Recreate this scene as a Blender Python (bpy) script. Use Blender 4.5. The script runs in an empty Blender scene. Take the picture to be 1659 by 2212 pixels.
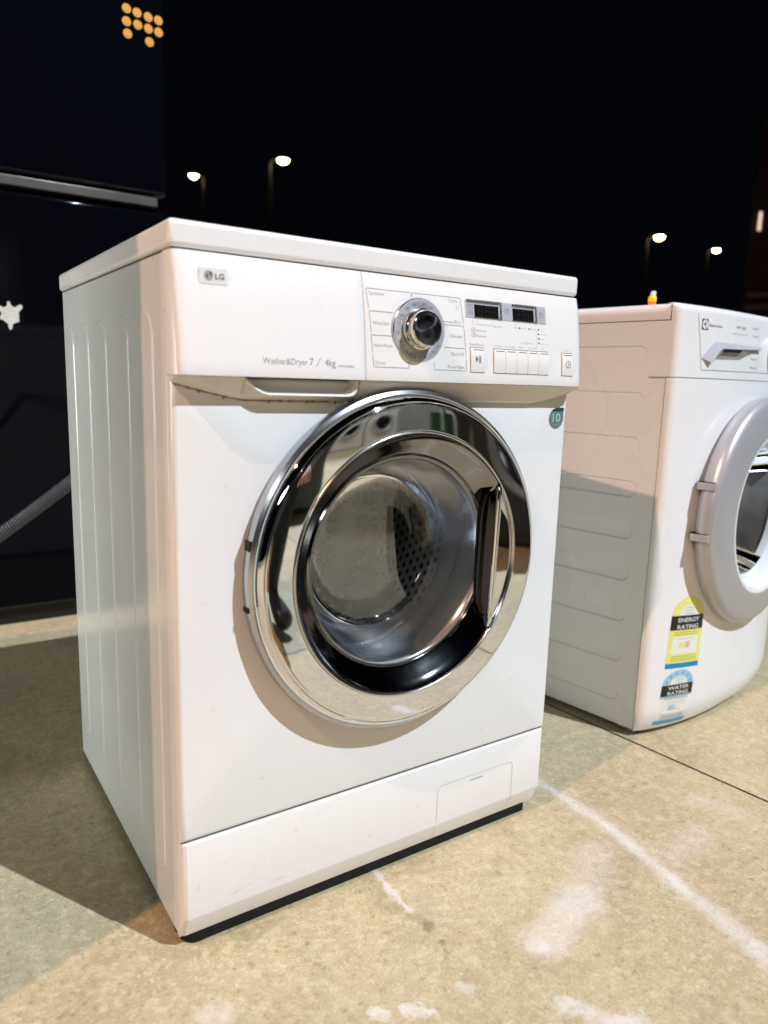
import bpy, bmesh, math, random
from mathutils import Vector, Matrix, Euler
PI = math.pi; R = math.radians
random.seed(7)
sc = bpy.context.scene; COL = sc.collection

# ------------------------------------------------------------------ camera
CAM = Vector((-0.24690, -0.77041, 0.69379))
yaw, pitch, roll, FPX = 0.5919, -0.1760, 0.0295, 1591.7
fw = Vector((math.sin(yaw)*math.cos(pitch), math.cos(yaw)*math.cos(pitch), math.sin(pitch)))
r0 = Vector((math.cos(yaw), -math.sin(yaw), 0)); u0 = r0.cross(fw)
rt = r0*math.cos(roll) + u0*math.sin(roll); up = -r0*math.sin(roll) + u0*math.cos(roll)
cd = bpy.data.cameras.new('camera'); cam = bpy.data.objects.new('camera', cd); COL.objects.link(cam)
cam.matrix_world = Matrix(((rt.x, up.x, -fw.x, CAM.x), (rt.y, up.y, -fw.y, CAM.y), (rt.z, up.z, -fw.z, CAM.z), (0, 0, 0, 1)))
cd.sensor_fit = 'VERTICAL'; cd.sensor_height = 36; cd.lens = FPX/2212*36
cd.clip_start = 0.02; cd.clip_end = 600
cd.dof.use_dof = True; cd.dof.focus_distance = 1.08; cd.dof.aperture_fstop = 3.4
sc.camera = cam
sc.render.resolution_x = 768; sc.render.resolution_y = 1024
# ------------------------------------------------------------------ world (night)
w = bpy.data.worlds.new('World'); sc.world = w; w.use_nodes = True
bg = w.node_tree.nodes['Background']; bg.inputs[0].default_value = (0.0009, 0.0012, 0.0020, 1); bg.inputs[1].default_value = 1.0
sc.view_settings.view_transform = 'Standard'; sc.view_settings.look = 'None'; sc.view_settings.exposure = 0.0; sc.view_settings.gamma = 1
sc.cycles.use_denoising = True
sc.cycles.caustics_reflective = False; sc.cycles.caustics_refractive = False
sc.cycles.max_bounces = 10; sc.cycles.glossy_bounces = 6; sc.cycles.transparent_max_bounces = 16
sc.cycles.sample_clamp_indirect = 6

def aim(o, tgt): o.rotation_euler = (Vector(tgt) - o.location).to_track_quat('-Z', 'Y').to_euler()
def spot(name, loc, tgt, power, col, ang, rad=0.06, blend=0.4):
    l = bpy.data.lights.new(name, 'SPOT'); l.energy = power; l.color = col; l.spot_size = R(ang); l.spot_blend = blend; l.shadow_soft_size = rad
    o = bpy.data.objects.new(name, l); COL.objects.link(o); o.location = loc; aim(o, tgt); return o
def area(name, loc, tgt, power, col, sx, sy):
    l = bpy.data.lights.new(name, 'AREA'); l.shape = 'RECTANGLE'; l.size = sx; l.size_y = sy; l.energy = power; l.color = col
    o = bpy.data.objects.new(name, l); COL.objects.link(o); o.location = loc; aim(o, tgt); return o
KEY = Vector((4.40, -8.00, 11.66)); WARM = Vector((-3.45, -1.02, 4.87))
spot('floodlight_beam', KEY, (0.4, 0, 0.3), 11200, (0.82, 0.92, 1.05), 62, 0.07)
spot('wall_lamp_beam', WARM, (0.5, 0.2, 0.5), 880, (1.0, 0.58, 0.41), 110, 0.022)
area('canopy_lamp_beam', (-3.3, 1.45, 0.72), (0.1, 0.25, 0.55), 98, (0.96, 0.985, 0.99), 2.4, .8)  # added fill, no real lamp: lifts the shaded left side of the cabinets
area('forecourt_lamp_beam', (-2.8, -3.2, 2.6), (0.9, 0.3, 0.3), 22, (1.0, 0.98, 0.94), 1.2, 0.5)  # invented soft fill for the second machine's left side
area('shop_lamp_beam', (5.5, -6.2, 4.4), (5.6, -8.3, 0.2), 170, (1.0, 0.98, 0.93), 8.0, 0.4)  # extra fill without a fixture, brightens the row and wall mirrored in the chrome

# ------------------------------------------------------------------ helpers
def tag(o, label=None, cat=None, group=None, kind=None):
    if label: o['label'] = label
    if cat: o['category'] = cat
    if group: o['group'] = group
    if kind: o['kind'] = kind
    return o
def thing(name, label, cat, loc=(0, 0, 0), rz=0, group=None):
    o = bpy.data.objects.new(name, None); COL.objects.link(o); o.location = loc; o.rotation_euler = (0, 0, rz); o.empty_display_size = .1
    return tag(o, label, cat, group)
def obj(name, bm, mats, parent=None, smooth=40, bevel=None, seg=2):
    me = bpy.data.meshes.new(name)
    bmesh.ops.recalc_face_normals(bm, faces=bm.faces)
    bm.to_mesh(me); bm.free()
    for m in (mats if isinstance(mats, (list, tuple)) else [mats]): me.materials.append(m)
    o = bpy.data.objects.new(name, me); COL.objects.link(o)
    if parent is not None: o.parent = parent
    if bevel:
        b = o.modifiers.new('bevel', 'BEVEL'); b.width = bevel; b.segments = seg; b.limit_method = 'ANGLE'; b.angle_limit = R(35)
    if smooth:
        for p in me.polygons: p.use_smooth = True
        try: me.set_sharp_from_angle(angle=R(smooth))
        except Exception: pass
    return o
def box(bm, x0, x1, y0, y1, z0, z1, mi=0):
    vs = [bm.verts.new(p) for p in ((x0,y0,z0),(x1,y0,z0),(x1,y1,z0),(x0,y1,z0),(x0,y0,z1),(x1,y0,z1),(x1,y1,z1),(x0,y1,z1))]
    for f in ((0,3,2,1),(4,5,6,7),(0,1,5,4),(1,2,6,5),(2,3,7,6),(3,0,4,7)):
        bm.faces.new([vs[i] for i in f]).material_index = mi
    return bm
def open_box(bm, x0, x1, y0, y1, z0, z1, t=.004):
    """sheet-metal shell open at the front"""
    box(bm, x0, x0+t, y0, y1, z0, z1); box(bm, x1-t, x1, y0, y1, z0, z1); box(bm, x0+t, x1-t, y1-t, y1, z0, z1)
    box(bm, x0+t, x1-t, y0, y1-t, z0, z0+t); box(bm, x0+t, x1-t, y0, y1-t, z1-t, z1)
    return bm
def lathe(bm, prof, cx, cz, n=96, mi=0, a0=0, a1=2*PI, axis='y', cy=0):
    """prof: list of (radius, depth) turned about the axis through (cx, cz); depth runs along +y (or +z for axis z)"""
    full = abs(a1-a0-2*PI) < 1e-6; m = n if full else n+1
    rings = []
    for r, y in prof:
        ring = []
        if r < 1e-7:
            v = bm.verts.new((cx, y, cz) if axis == 'y' else (cx, cy, y)); ring = [v]*m
        else:
            for i in range(m):
                a = a0 + (a1-a0)*i/n
                p = (cx+r*math.cos(a), y, cz+r*math.sin(a)) if axis == 'y' else (cx+r*math.cos(a), cy+r*math.sin(a), y)
                ring.append(bm.verts.new(p))
        rings.append(ring)
    for A, B in zip(rings, rings[1:]):
        for i in range(n):
            j = (i+1) % m
            vs = []
            for v in (A[i], A[j], B[j], B[i]):
                if v not in vs: vs.append(v)
            if len(vs) > 2:
                bm.faces.new(vs).material_index = mi
    return bm
def prism(bm, pts, d0, d1, mi=0, plane='xz'):
    """polygon in xz at y=d0..d1 (or xy at z, or yz at x)"""
    def P(p, d): return (p[0], d, p[1]) if plane == 'xz' else ((p[0], p[1], d) if plane == 'xy' else (d, p[0], p[1]))
    A = [bm.verts.new(P(p, d0)) for p in pts]; B = [bm.verts.new(P(p, d1)) for p in pts]
    bm.faces.new(A).material_index = mi; bm.faces.new(B[::-1]).material_index = mi
    for i in range(len(pts)):
        j = (i+1) % len(pts); bm.faces.new((A[i], A[j], B[j], B[i])).material_index = mi
def tube(bm, pts, rad, n=12, mi=0, ribs=None):
    pts = [Vector(p) for p in pts]; rings = []; prev = None
    for i, p in enumerate(pts):
        t = (pts[min(i+1, len(pts)-1)] - pts[max(i-1, 0)]).normalized()
        a = prev if prev is not None else (Vector((0, 0, 1)) if abs(t.z) < .9 else Vector((1, 0, 0)))
        s = t.cross(a).normalized(); b = s.cross(t).normalized(); prev = b
        r = rad(i) if callable(rad) else rad
        rings.append([bm.verts.new(p + (s*math.cos(2*PI*k/n) + b*math.sin(2*PI*k/n))*r) for k in range(n)])
    for A, B in zip(rings, rings[1:]):
        for k in range(n): bm.faces.new((A[k], A[(k+1) % n], B[(k+1) % n], B[k])).material_index = mi
    bm.faces.new(rings[0][::-1]).material_index = mi; bm.faces.new(rings[-1]).material_index = mi
def stadium(c0, c1, half, r, n=8):
    """rounded rectangle outline between corners c0, c1"""
    (x0, y0), (x1, y1) = c0, c1; out = []
    for cx, cy, a in ((x1-r, y1-r, 0), (x0+r, y1-r, 90), (x0+r, y0+r, 180), (x1-r, y0+r, 270)):
        for k in range(n+1): t = R(a+90*k/n); out.append((cx+r*math.cos(t), cy+r*math.sin(t)))
    return out
def emboss(bm, c0, c1, r, x, h, slope, mi=0):
    """raised rounded-rectangle swage on a plane x=const, coordinates (y, z)"""
    sgn = 1 if h < 0 else 1
    o = stadium(c0, c1, 0, r); s = slope
    inn = stadium((c0[0]+s, c0[1]+s), (c1[0]-s, c1[1]-s), 0, max(r-s, .001))
    m = s/2
    mid = stadium((c0[0]+m, c0[1]+m), (c1[0]-m, c1[1]-m), 0, max(r-m, .001))
    L = [[bm.verts.new((x, p[0], p[1])) for p in o], [bm.verts.new((x-h*.75, p[0], p[1])) for p in mid], [bm.verts.new((x-h, p[0], p[1])) for p in inn]]
    for A, B in zip(L, L[1:]):
        for i in range(len(A)): bm.faces.new((A[i], A[(i+1) % len(A)], B[(i+1) % len(A)], B[i])).material_index = mi
    bm.faces.new(L[-1]).material_index = mi

# ------------------------------------------------------------------ materials
def mat(name, col, rough=.5, metal=0, spec=.5, coat=0, noise=0, nscale=20, bump=0, bscale=200, rvar=0, emit=None, estr=0, trans=0, ior=1.45):
    m = bpy.data.materials.new(name); m.use_nodes = True; nt = m.node_tree; b = nt.nodes['Principled BSDF']
    b.inputs['Base Color'].default_value = (*col, 1); b.inputs['Roughness'].default_value = rough; b.inputs['Metallic'].default_value = metal
    b.inputs['Specular IOR Level'].default_value = spec; b.inputs['Coat Weight'].default_value = coat; b.inputs['Coat Roughness'].default_value = .08
    b.inputs['Transmission Weight'].default_value = trans; b.inputs['IOR'].default_value = ior
    if emit: b.inputs['Emission Color'].default_value = (*emit, 1); b.inputs['Emission Strength'].default_value = estr
    tc = nt.nodes.new('ShaderNodeTexCoord')
    if noise or rvar:
        n = nt.nodes.new('ShaderNodeTexNoise'); n.inputs['Scale'].default_value = nscale; n.inputs['Detail'].default_value = 6; n.inputs['Roughness'].default_value = .6
        nt.links.new(tc.outputs['Object'], n.inputs['Vector'])
        if noise:
            mr = nt.nodes.new('ShaderNodeMapRange'); mr.inputs[1].default_value = .3; mr.inputs[2].default_value = .7; mr.inputs[3].default_value = 1-noise; mr.inputs[4].default_value = 1+noise*.4
            mx = nt.nodes.new('ShaderNodeVectorMath'); mx.operation = 'SCALE'; mx.inputs[0].default_value = col
            nt.links.new(n.outputs['Fac'], mr.inputs[0]); nt.links.new(mr.outputs[0], mx.inputs['Scale']); nt.links.new(mx.outputs[0], b.inputs['Base Color'])
        if rvar:
            m2 = nt.nodes.new('ShaderNodeMapRange'); m2.inputs[1].default_value = .35; m2.inputs[2].default_value = .7; m2.inputs[3].default_value = max(rough-rvar, .02); m2.inputs[4].default_value = rough+rvar
            nt.links.new(n.outputs['Fac'], m2.inputs[0]); nt.links.new(m2.outputs[0], b.inputs['Roughness'])
    if bump:
        n2 = nt.nodes.new('ShaderNodeTexNoise'); n2.inputs['Scale'].default_value = bscale; n2.inputs['Detail'].default_value = 4
        bp = nt.nodes.new('ShaderNodeBump'); bp.inputs['Strength'].default_value = bump; bp.inputs['Distance'].default_value = .002
        nt.links.new(tc.outputs['Object'], n2.inputs['Vector']); nt.links.new(n2.outputs['Fac'], bp.inputs['Height']); nt.links.new(bp.outputs[0], b.inputs['Normal'])
    return m
def worn_white(name, col, rough, spots=.02, seed=0.0):
    """white paint or plastic with sparse small scuffs and faint grime"""
    m = mat(name, col, rough, coat=.25, noise=.02, nscale=4, rvar=.06, bump=.04, bscale=90)
    nt = m.node_tree; b = nt.nodes['Principled BSDF']; tc = nt.nodes['Texture Coordinate'] if 'Texture Coordinate' in nt.nodes else nt.nodes.new('ShaderNodeTexCoord')
    src = b.inputs['Base Color'].links[0].from_socket
    mp = nt.nodes.new('ShaderNodeMapping'); mp.inputs['Location'].default_value = (seed, seed*.7, 3); mp.inputs['Scale'].default_value = (1, 1, .55)
    nt.links.new(tc.outputs['Object'], mp.inputs[0])
    v = nt.nodes.new('ShaderNodeTexNoise'); v.inputs['Scale'].default_value = 34; v.inputs['Detail'].default_value = 3
    nt.links.new(mp.outputs[0], v.inputs['Vector'])
    rmp = nt.nodes.new('ShaderNodeValToRGB'); rmp.color_ramp.elements[0].position = .79; rmp.color_ramp.elements[1].position = .82
    rmp.color_ramp.elements[0].color = (0, 0, 0, 1); rmp.color_ramp.elements[1].color = (.6, .6, .6, 1)
    mix = nt.nodes.new('ShaderNodeMix'); mix.data_type = 'RGBA'; mix.inputs[7].default_value = (.30, .25, .19, 1)
    nt.links.new(v.outputs['Fac'], rmp.inputs[0]); nt.links.new(rmp.outputs[0], mix.inputs[0]); nt.links.new(src, mix.inputs[6]); nt.links.new(mix.outputs[2], b.inputs['Base Color'])
    return m
M = {}
M['plastic'] = worn_white('white_plastic', (.80, .79, .775), .30, seed=1)
M['plastic_warm'] = worn_white('ivory_plastic', (.785, .775, .75), .32, seed=5)
M['enamel'] = worn_white('white_enamel', (.80, .80, .795), .24, seed=9)
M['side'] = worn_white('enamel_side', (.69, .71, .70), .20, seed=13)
M['enamel2'] = worn_white('cool_white_enamel', (.79, .79, .79), .3, seed=17)
M['seam'] = mat('seam_shadow_rubber', (.05, .05, .03), .7)  # one dark colour for the joints between panels
M['black'] = mat('black_plastic', (.006, .007, .008), .6, spec=.3, bump=.2)
M['rubber'] = mat('grey_rubber', (.42, .42, .43), .5)
M['chrome'] = mat('chrome', (.76, .80, .85), .025, 1, rvar=.02, nscale=7)
M['chrome_rough'] = mat('satin_chrome', (.62, .62, .63), .22, 1)
M['silver'] = mat('silver_paint', (.50, .52, .56), .22, 1)
M['silver_light'] = mat('pale_silver_paint', (.55, .57, .62), .35, .35)
M['silver_door'] = mat('grey_silver_paint', (.47, .48, .51), .33, .4)
M['ink'] = mat('grey_print', (.09, .09, .09), .6)
M['ink_light'] = mat('pale_grey_print', (.22, .22, .22), .6)
M['ink_red'] = mat('pink_print', (.45, .25, .27), .6)
M['dark'] = mat('dark_display', (.006, .007, .007), .12)
M['segment'] = mat('unlit_segment', (.011, .013, .012), .3)
M['steel'] = mat('drum_steel', (.30, .30, .295), .35, .8)
M['navy'] = mat('navy_gloss_door', (.0016, .0021, .0038), .07, spec=.4, rvar=.05, nscale=3)
M['navy2'] = mat('dark_base', (.004, .004, .005), .5)
M['strip'] = mat('brushed_strip', (.21, .20, .19), .35, .8, noise=.4, nscale=5)
M['hose'] = mat('grey_hose', (.17, .18, .21), .45)
M['smile'] = mat('yellow_sticker', (.66, .31, .012), .5)
M['smile2'] = mat('sticker_print', (.40, .10, .01), .5)
M['sticker'] = mat('white_sticker', (.62, .64, .58), .5, noise=.15, nscale=60)
M['lamp_glow'] = mat('street_lamp_glow', (1, .9, .6), .5, emit=(1, .78, .40), estr=45)
M['pole'] = mat('galvanised_pole', (.03, .027, .024), .6)
M['asphalt'] = mat('asphalt', (.045, .045, .047), .9, noise=.4, nscale=8, bump=.5, bscale=60)
M['corrug'] = mat('white_cladding', (.38, .40, .39), .5, noise=.12, nscale=2)
M['green'] = mat('green_paint', (.015, .07, .025), .45)
M['grey_app'] = mat('grey_appliance', (.11, .115, .12), .22, coat=.3)

def glass_thin(name, tint=(.93, .95, .95), gl=.0):
    m = bpy.data.materials.new(name); m.use_nodes = True; nt = m.node_tree; nt.nodes.clear()
    o = nt.nodes.new('ShaderNodeOutputMaterial'); mx = nt.nodes.new('ShaderNodeMixShader'); t = nt.nodes.new('ShaderNodeBsdfTransparent'); g = nt.nodes.new('ShaderNodeBsdfGlossy')
    fr = nt.nodes.new('ShaderNodeFresnel'); fr.inputs['IOR'].default_value = 1.55
    ml = nt.nodes.new('ShaderNodeMath'); ml.operation = 'MULTIPLY_ADD'; ml.inputs[1].default_value = 1.15; ml.inputs[2].default_value = gl; ml.use_clamp = True
    t.inputs[0].default_value = (*tint, 1); g.inputs['Roughness'].default_value = .02; g.inputs[0].default_value = (.95, .97, 1, 1)
    nt.links.new(fr.outputs[0], ml.inputs[0]); nt.links.new(ml.outputs[0], mx.inputs[0]); nt.links.new(t.outputs[0], mx.inputs[1]); nt.links.new(g.outputs[0], mx.inputs[2]); nt.links.new(mx.outputs[0], o.inputs[0])
    return m
M['glass'] = glass_thin('door_glass', tint=(.95, .96, .97), gl=.015)

M['glass_wall'] = glass_thin('thick_glass_wall', tint=(.86, .88, .90), gl=.16)
M['glass_wall'].node_tree.nodes['Glossy BSDF'].inputs['Roughness'].default_value = .20
M['glass2'] = glass_thin('inner_glass', tint=(.97, .97, .97), gl=.0)
def drum_mat():
    """perforated stainless steel: dark round holes by angle and depth round the drum axis"""
    m = mat('perforated_drum', (.52, .52, .51), .35, .6); nt = m.node_tree; b = nt.nodes['Principled BSDF']
    tc = nt.nodes.new('ShaderNodeTexCoord'); sp = nt.nodes.new('ShaderNodeSeparateXYZ'); nt.links.new(tc.outputs['Object'], sp.inputs[0])
    def mth(op, a, b_=None, c=None):
        n = nt.nodes.new('ShaderNodeMath'); n.operation = op
        for i, v in enumerate((a, b_, c)):
            if v is None: continue
            if isinstance(v, (int, float)): n.inputs[i].default_value = v
            else: nt.links.new(v, n.inputs[i])
        return n.outputs[0]
    ang = mth('ARCTAN2', sp.outputs[2], sp.outputs[0]); u = mth('MULTIPLY', ang, 82/(2*PI)); v = mth('MULTIPLY', sp.outputs[1], 62)
    row = mth('FLOOR', v); u2 = mth('ADD', u, mth('MULTIPLY', mth('MODULO', row, 2), .5))
    fu = mth('SUBTRACT', mth('FRACT', mth('ADD', u2, 100)), .5); fv = mth('SUBTRACT', mth('FRACT', mth('ADD', v, 100)), .5)
    d = mth('SQRT', mth('ADD', mth('MULTIPLY', fu, fu), mth('MULTIPLY', fv, fv)))
    k = mth('LESS_THAN', d, .28)
    mix = nt.nodes.new('ShaderNodeMix'); mix.data_type = 'RGBA'; mix.inputs[6].default_value = (.70, .70, .69, 1); mix.inputs[7].default_value = (.006, .006, .006, 1)
    nt.links.new(k, mix.inputs[0]); nt.links.new(mix.outputs[2], b.inputs['Base Color']); nt.links.new(mth('MULTIPLY', mth('SUBTRACT', 1, k), .45), b.inputs['Metallic'])
    return m
M['drum'] = drum_mat()
def back_mat():
    m = mat('perforated_back', (.18, .18, .18), .35, .2); nt = m.node_tree; b = nt.nodes['Principled BSDF']
    tc = nt.nodes.new('ShaderNodeTexCoord'); mp = nt.nodes.new('ShaderNodeMapping'); mp.inputs['Scale'].default_value = (1, 0, 1)
    v = nt.nodes.new('ShaderNodeTexVoronoi'); v.voronoi_dimensions = '3D'; v.inputs['Scale'].default_value = 62; v.inputs['Randomness'].default_value = .12
    nt.links.new(tc.outputs['Object'], mp.inputs[0]); nt.links.new(mp.outputs[0], v.inputs['Vector'])
    r_ = nt.nodes.new('ShaderNodeMapRange'); r_.inputs[1].default_value = .34; r_.inputs[2].default_value = .40
    mix = nt.nodes.new('ShaderNodeMix'); mix.data_type = 'RGBA'; mix.inputs[6].default_value = (.008, .008, .008, 1); mix.inputs[7].default_value = (.72, .72, .71, 1)
    nt.links.new(v.outputs['Distance'], r_.inputs[0]); nt.links.new(r_.outputs[0], mix.inputs[0]); nt.links.new(mix.outputs[2], b.inputs['Base Color']); return m
M['drum_back'] = back_mat()

# ------------------------------------------------------------------ concrete floor
def concrete():
    m = bpy.data.materials.new('concrete'); m.use_nodes = True; nt = m.node_tree; b = nt.nodes['Principled BSDF']; L = nt.links.new
    tc = nt.nodes.new('ShaderNodeTexCoord'); P = tc.outputs['Object']
    def noise(scale, det=8, rough=.6, dist=0, sx=1, sy=1, vec=P):
        if sx != 1 or sy != 1:
            mp = nt.nodes.new('ShaderNodeMapping'); mp.inputs['Scale'].default_value = (sx, sy, 1); L(vec, mp.inputs[0]); vec = mp.outputs[0]
        n = nt.nodes.new('ShaderNodeTexNoise'); n.inputs['Scale'].default_value = scale; n.inputs['Detail'].default_value = det; n.inputs['Roughness'].default_value = rough; n.inputs['Distortion'].default_value = dist
        L(vec, n.inputs['Vector']); return n.outputs['Fac']
    def mth(op, a, b_=None, c=None, clamp=False):
        n = nt.nodes.new('ShaderNodeMath'); n.operation = op; n.use_clamp = clamp
        for i, v in enumerate((a, b_, c)):
            if v is None: continue
            if isinstance(v, (int, float)): n.inputs[i].default_value = v
            else: L(v, n.inputs[i])
        return n.outputs[0]
    def rng(f, a, b_, c=0, d=1, smooth=False):
        n = nt.nodes.new('ShaderNodeMapRange'); n.clamp = True
        if smooth: n.interpolation_type = 'SMOOTHSTEP'
        L(f, n.inputs[0])
        for i, v in zip((1, 2, 3, 4), (a, b_, c, d)): n.inputs[i].default_value = v
        return n.outputs[0]
    def mixc(f, a, b_, typ='MIX'):
        n = nt.nodes.new('ShaderNodeMix'); n.data_type = 'RGBA'; n.blend_type = typ
        if isinstance(f, (int, float)): n.inputs[0].default_value = f
        else: L(f, n.inputs[0])
        for i, v in ((6, a), (7, b_)):
            if isinstance(v, tuple): n.inputs[i].default_value = (*v, 1)
            else: L(v, n.inputs[i])
        return n.outputs[2]
    sp = nt.nodes.new('ShaderNodeSeparateXYZ'); L(P, sp.inputs[0]); X, Y = sp.outputs[0], sp.outputs[1]
    c = mixc(rng(noise(3.2, 5, .55), .32, .68), (.46, .385, .235), (.68, .585, .385))
    c = mixc(rng(noise(9, 8, .68, .3), .42, .72, 0, .75), c, (.72, .56, .39))          # pinkish patches
    c = mixc(rng(noise(14, 6, .7, .3, 1.5, .7), .50, .75, 0, .4), c, (.42, .39, .26))     # olive-grey patches
    c = mixc(rng(noise(58, 9, .78, .15), .49, .60, 0, .55), c, (.88, .81, .60)); c = mixc(rng(noise(120, 6, .8, .1), .54, .62, 0, .5), c, (.92, .86, .66))            # pale flecks
    c = mixc(rng(noise(84, 7, .76, .2), .555, .64, 0, .60), c, (.25, .21, .13))             # dark pitting
    c = mixc(rng(noise(260, 5, .75), .45, .70, 0, .45), c, (.30, .25, .17)); c = mixc(rng(noise(330, 4, .8, .3), .56, .70, 0, .5), c, (.90, .84, .66))
    c = mixc(rng(noise(5.5, 7, .7, 1.2), .54, .66, 0, .38), c, (.36, .28, .17)); c = mixc(rng(noise(26, 8, .78, .25, 1, 1.6), .54, .62, 0, .45), c, (.80, .72, .52)); c = mixc(rng(noise(31, 8, .78, .2, 1, 1.5), .58, .65, 0, .38), c, (.36, .30, .20)); c = mixc(rng(noise(300, 3, .9), .69, .74, 0, .9), c, (.10, .075, .05)); c = mixc(rng(noise(210, 3, .9, 1), .68, .74, 0, .8), c, (.95, .92, .80))
    def seg(ax, ay, bx, by):          # distance to a segment
        dx, dy = bx-ax, by-ay; l2 = dx*dx+dy*dy
        px = mth('SUBTRACT', X, ax); py = mth('SUBTRACT', Y, ay)
        t = mth('DIVIDE', mth('ADD', mth('MULTIPLY', px, dx), mth('MULTIPLY', py, dy)), l2, clamp=True)
        qx = mth('SUBTRACT', px, mth('MULTIPLY', t, dx)); qy = mth('SUBTRACT', py, mth('MULTIPLY', t, dy))
        return mth('SQRT', mth('ADD', mth('MULTIPLY', qx, qx), mth('MULTIPLY', qy, qy)))
    w3 = noise(240, 4, .8); w1 = noise(18, 6, .65); w2 = noise(75, 6, .75, .4)
    wob = mth('ADD', mth('MULTIPLY', mth('SUBTRACT', w1, .5), .05), mth('MULTIPLY', mth('SUBTRACT', w2, .5), .05))
    # grime stains
    for (a, r_, k) in (((.288, -.106, .284, -.112), .009, .6), ((.285, -.139, .283, -.141), .006, .6), ((.279, -.152, .279, -.153), .003, .5), ((-.086, .058, -.07, .05), .012, .25), ((.075, .005, .11, .0), .018, .18), ((-.24, .75, -.05, .55), .05, .35)):
        d = mth('ADD', seg(*a), mth('MULTIPLY', wob, .35)); c = mixc(rng(d, r_*.5, r_*1.15, k, 0), c, (.20, .155, .10))
    # overspray of white paint: (segment, inner, outer, strength, crispness of the noise)
    for (a, r1, r2, k) in (((.668, .075, .665, -.09), .0015, .017, .85), ((.665, -.08, .640, -.24), .001, .018, 1.0), ((.642, -.22, .60, -.47), .001, .027, 1.0),
                           ((.675, .02, .655, -.2), .006, .042, .22), ((.395, -.208, .50, -.18), .010, .045, .75), ((.377, -.207, .385, -.213), .006, .016, .95), ((.48, -.19, .60, -.12), .006, .05, .45),
                           ((.286, .021, .282, -.072), .001, .0075, .95), ((.70, -.185, .78, -.175), .004, .04, .38), ((.86, -.11, .885, -.165), .004, .03, .35),
                           ((.187, -.197, .209, -.215), .007, .0105, .95), ((.205, -.196, .209, -.212), .004, .008, .9), ((.262, -.208, .270, -.214), .004, .009, .55), ((.156, -.186, .164, -.190), .006, .010, .9),
                           ((.345, -.29, .385, -.345), .004, .016, .85), ((.35, -.325, .40, -.35), .004, .014, .7), ((.0, -.09, .01, -.10), .008, .02, .6), ((.30, -.03, .31, -.10), .004, .03, .10)):
        crisp = r2 < .012
        d = mth('ADD', seg(*a), mth('MULTIPLY', wob, .62 if crisp else .75)); f = rng(d, r1, r2, k, 0, True)
        f = mth('MULTIPLY', f, rng(w2, .36, .60, .45 if not crisp else .55, 1)); f = mth('MULTIPLY', f, rng(w3, .30, .60, .55, 1))
        c = mixc(f, c, (.90, .90, .92))
    # fine pale scratches
    for a in ((.79, -.30, .90, -.36), (.80, -.315, .96, -.40), (.74, -.27, .76, -.285), (-.10, .32, .0, .22), (.72, -.31, .735, -.33)):
        f = rng(mth('ADD', seg(*a), mth('MULTIPLY', wob, .03)), .0004, .0016, .55, 0); c = mixc(f, c, (.78, .70, .55))
    # shrinkage joints (sawn grooves filled with dirt)
    def line(ax, ay, bx, by, wd): return rng(mth('ADD', seg(ax, ay, bx, by), mth('MULTIPLY', wob, .035)), wd*.55, wd, 1, 0)
    j = line(.60, 3.8, 1.33, -4.2, .0034)
    for a in ((-6, .75, 12, -3.75), (-2.35, 5, -1.9, -7), (4.3, 5, 5.6, -9), (-6, -5.2, 12, -7.2)): j = mth('MAXIMUM', j, line(*a, .0035))
    c = mixc(j, c, (.018, .014, .010))
    c = mixc(1.0, c, (.785, .77, .69), 'MULTIPLY')
    L(c, b.inputs['Base Color']); L(rng(noise(12, 6, .7), .3, .7, .45, .75), b.inputs['Roughness'])
    bp = nt.nodes.new('ShaderNodeBump'); bp.inputs['Strength'].default_value = .8; bp.inputs['Distance'].default_value = .0016
    h = mth('ADD', mth('MULTIPLY', noise(150, 8, .8, .4), 1.1), mth('MULTIPLY', noise(24, 5, .6), .9)); h = mth('SUBTRACT', h, mth('MULTIPLY', j, 4)); L(h, bp.inputs['Height']); L(bp.outputs[0], b.inputs['Normal'])
    return m
bm = bmesh.new(); box(bm, -8, 16, -9.2, 6.5, -.12, 0); tag(obj('concrete_slab', bm, concrete(), smooth=0), 'beige concrete slab with joints and white paint overspray', kind='structure')
bm = bmesh.new(); vs = [bm.verts.new(p) for p in ((-300, -300, -.06), (300, -300, -.06), (300, 300, -.06), (-300, 300, -.06))]; bm.faces.new(vs)
tag(obj('ground', bm, M['asphalt'], smooth=0), 'dark asphalt yard beyond the slab', kind='structure')

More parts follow.
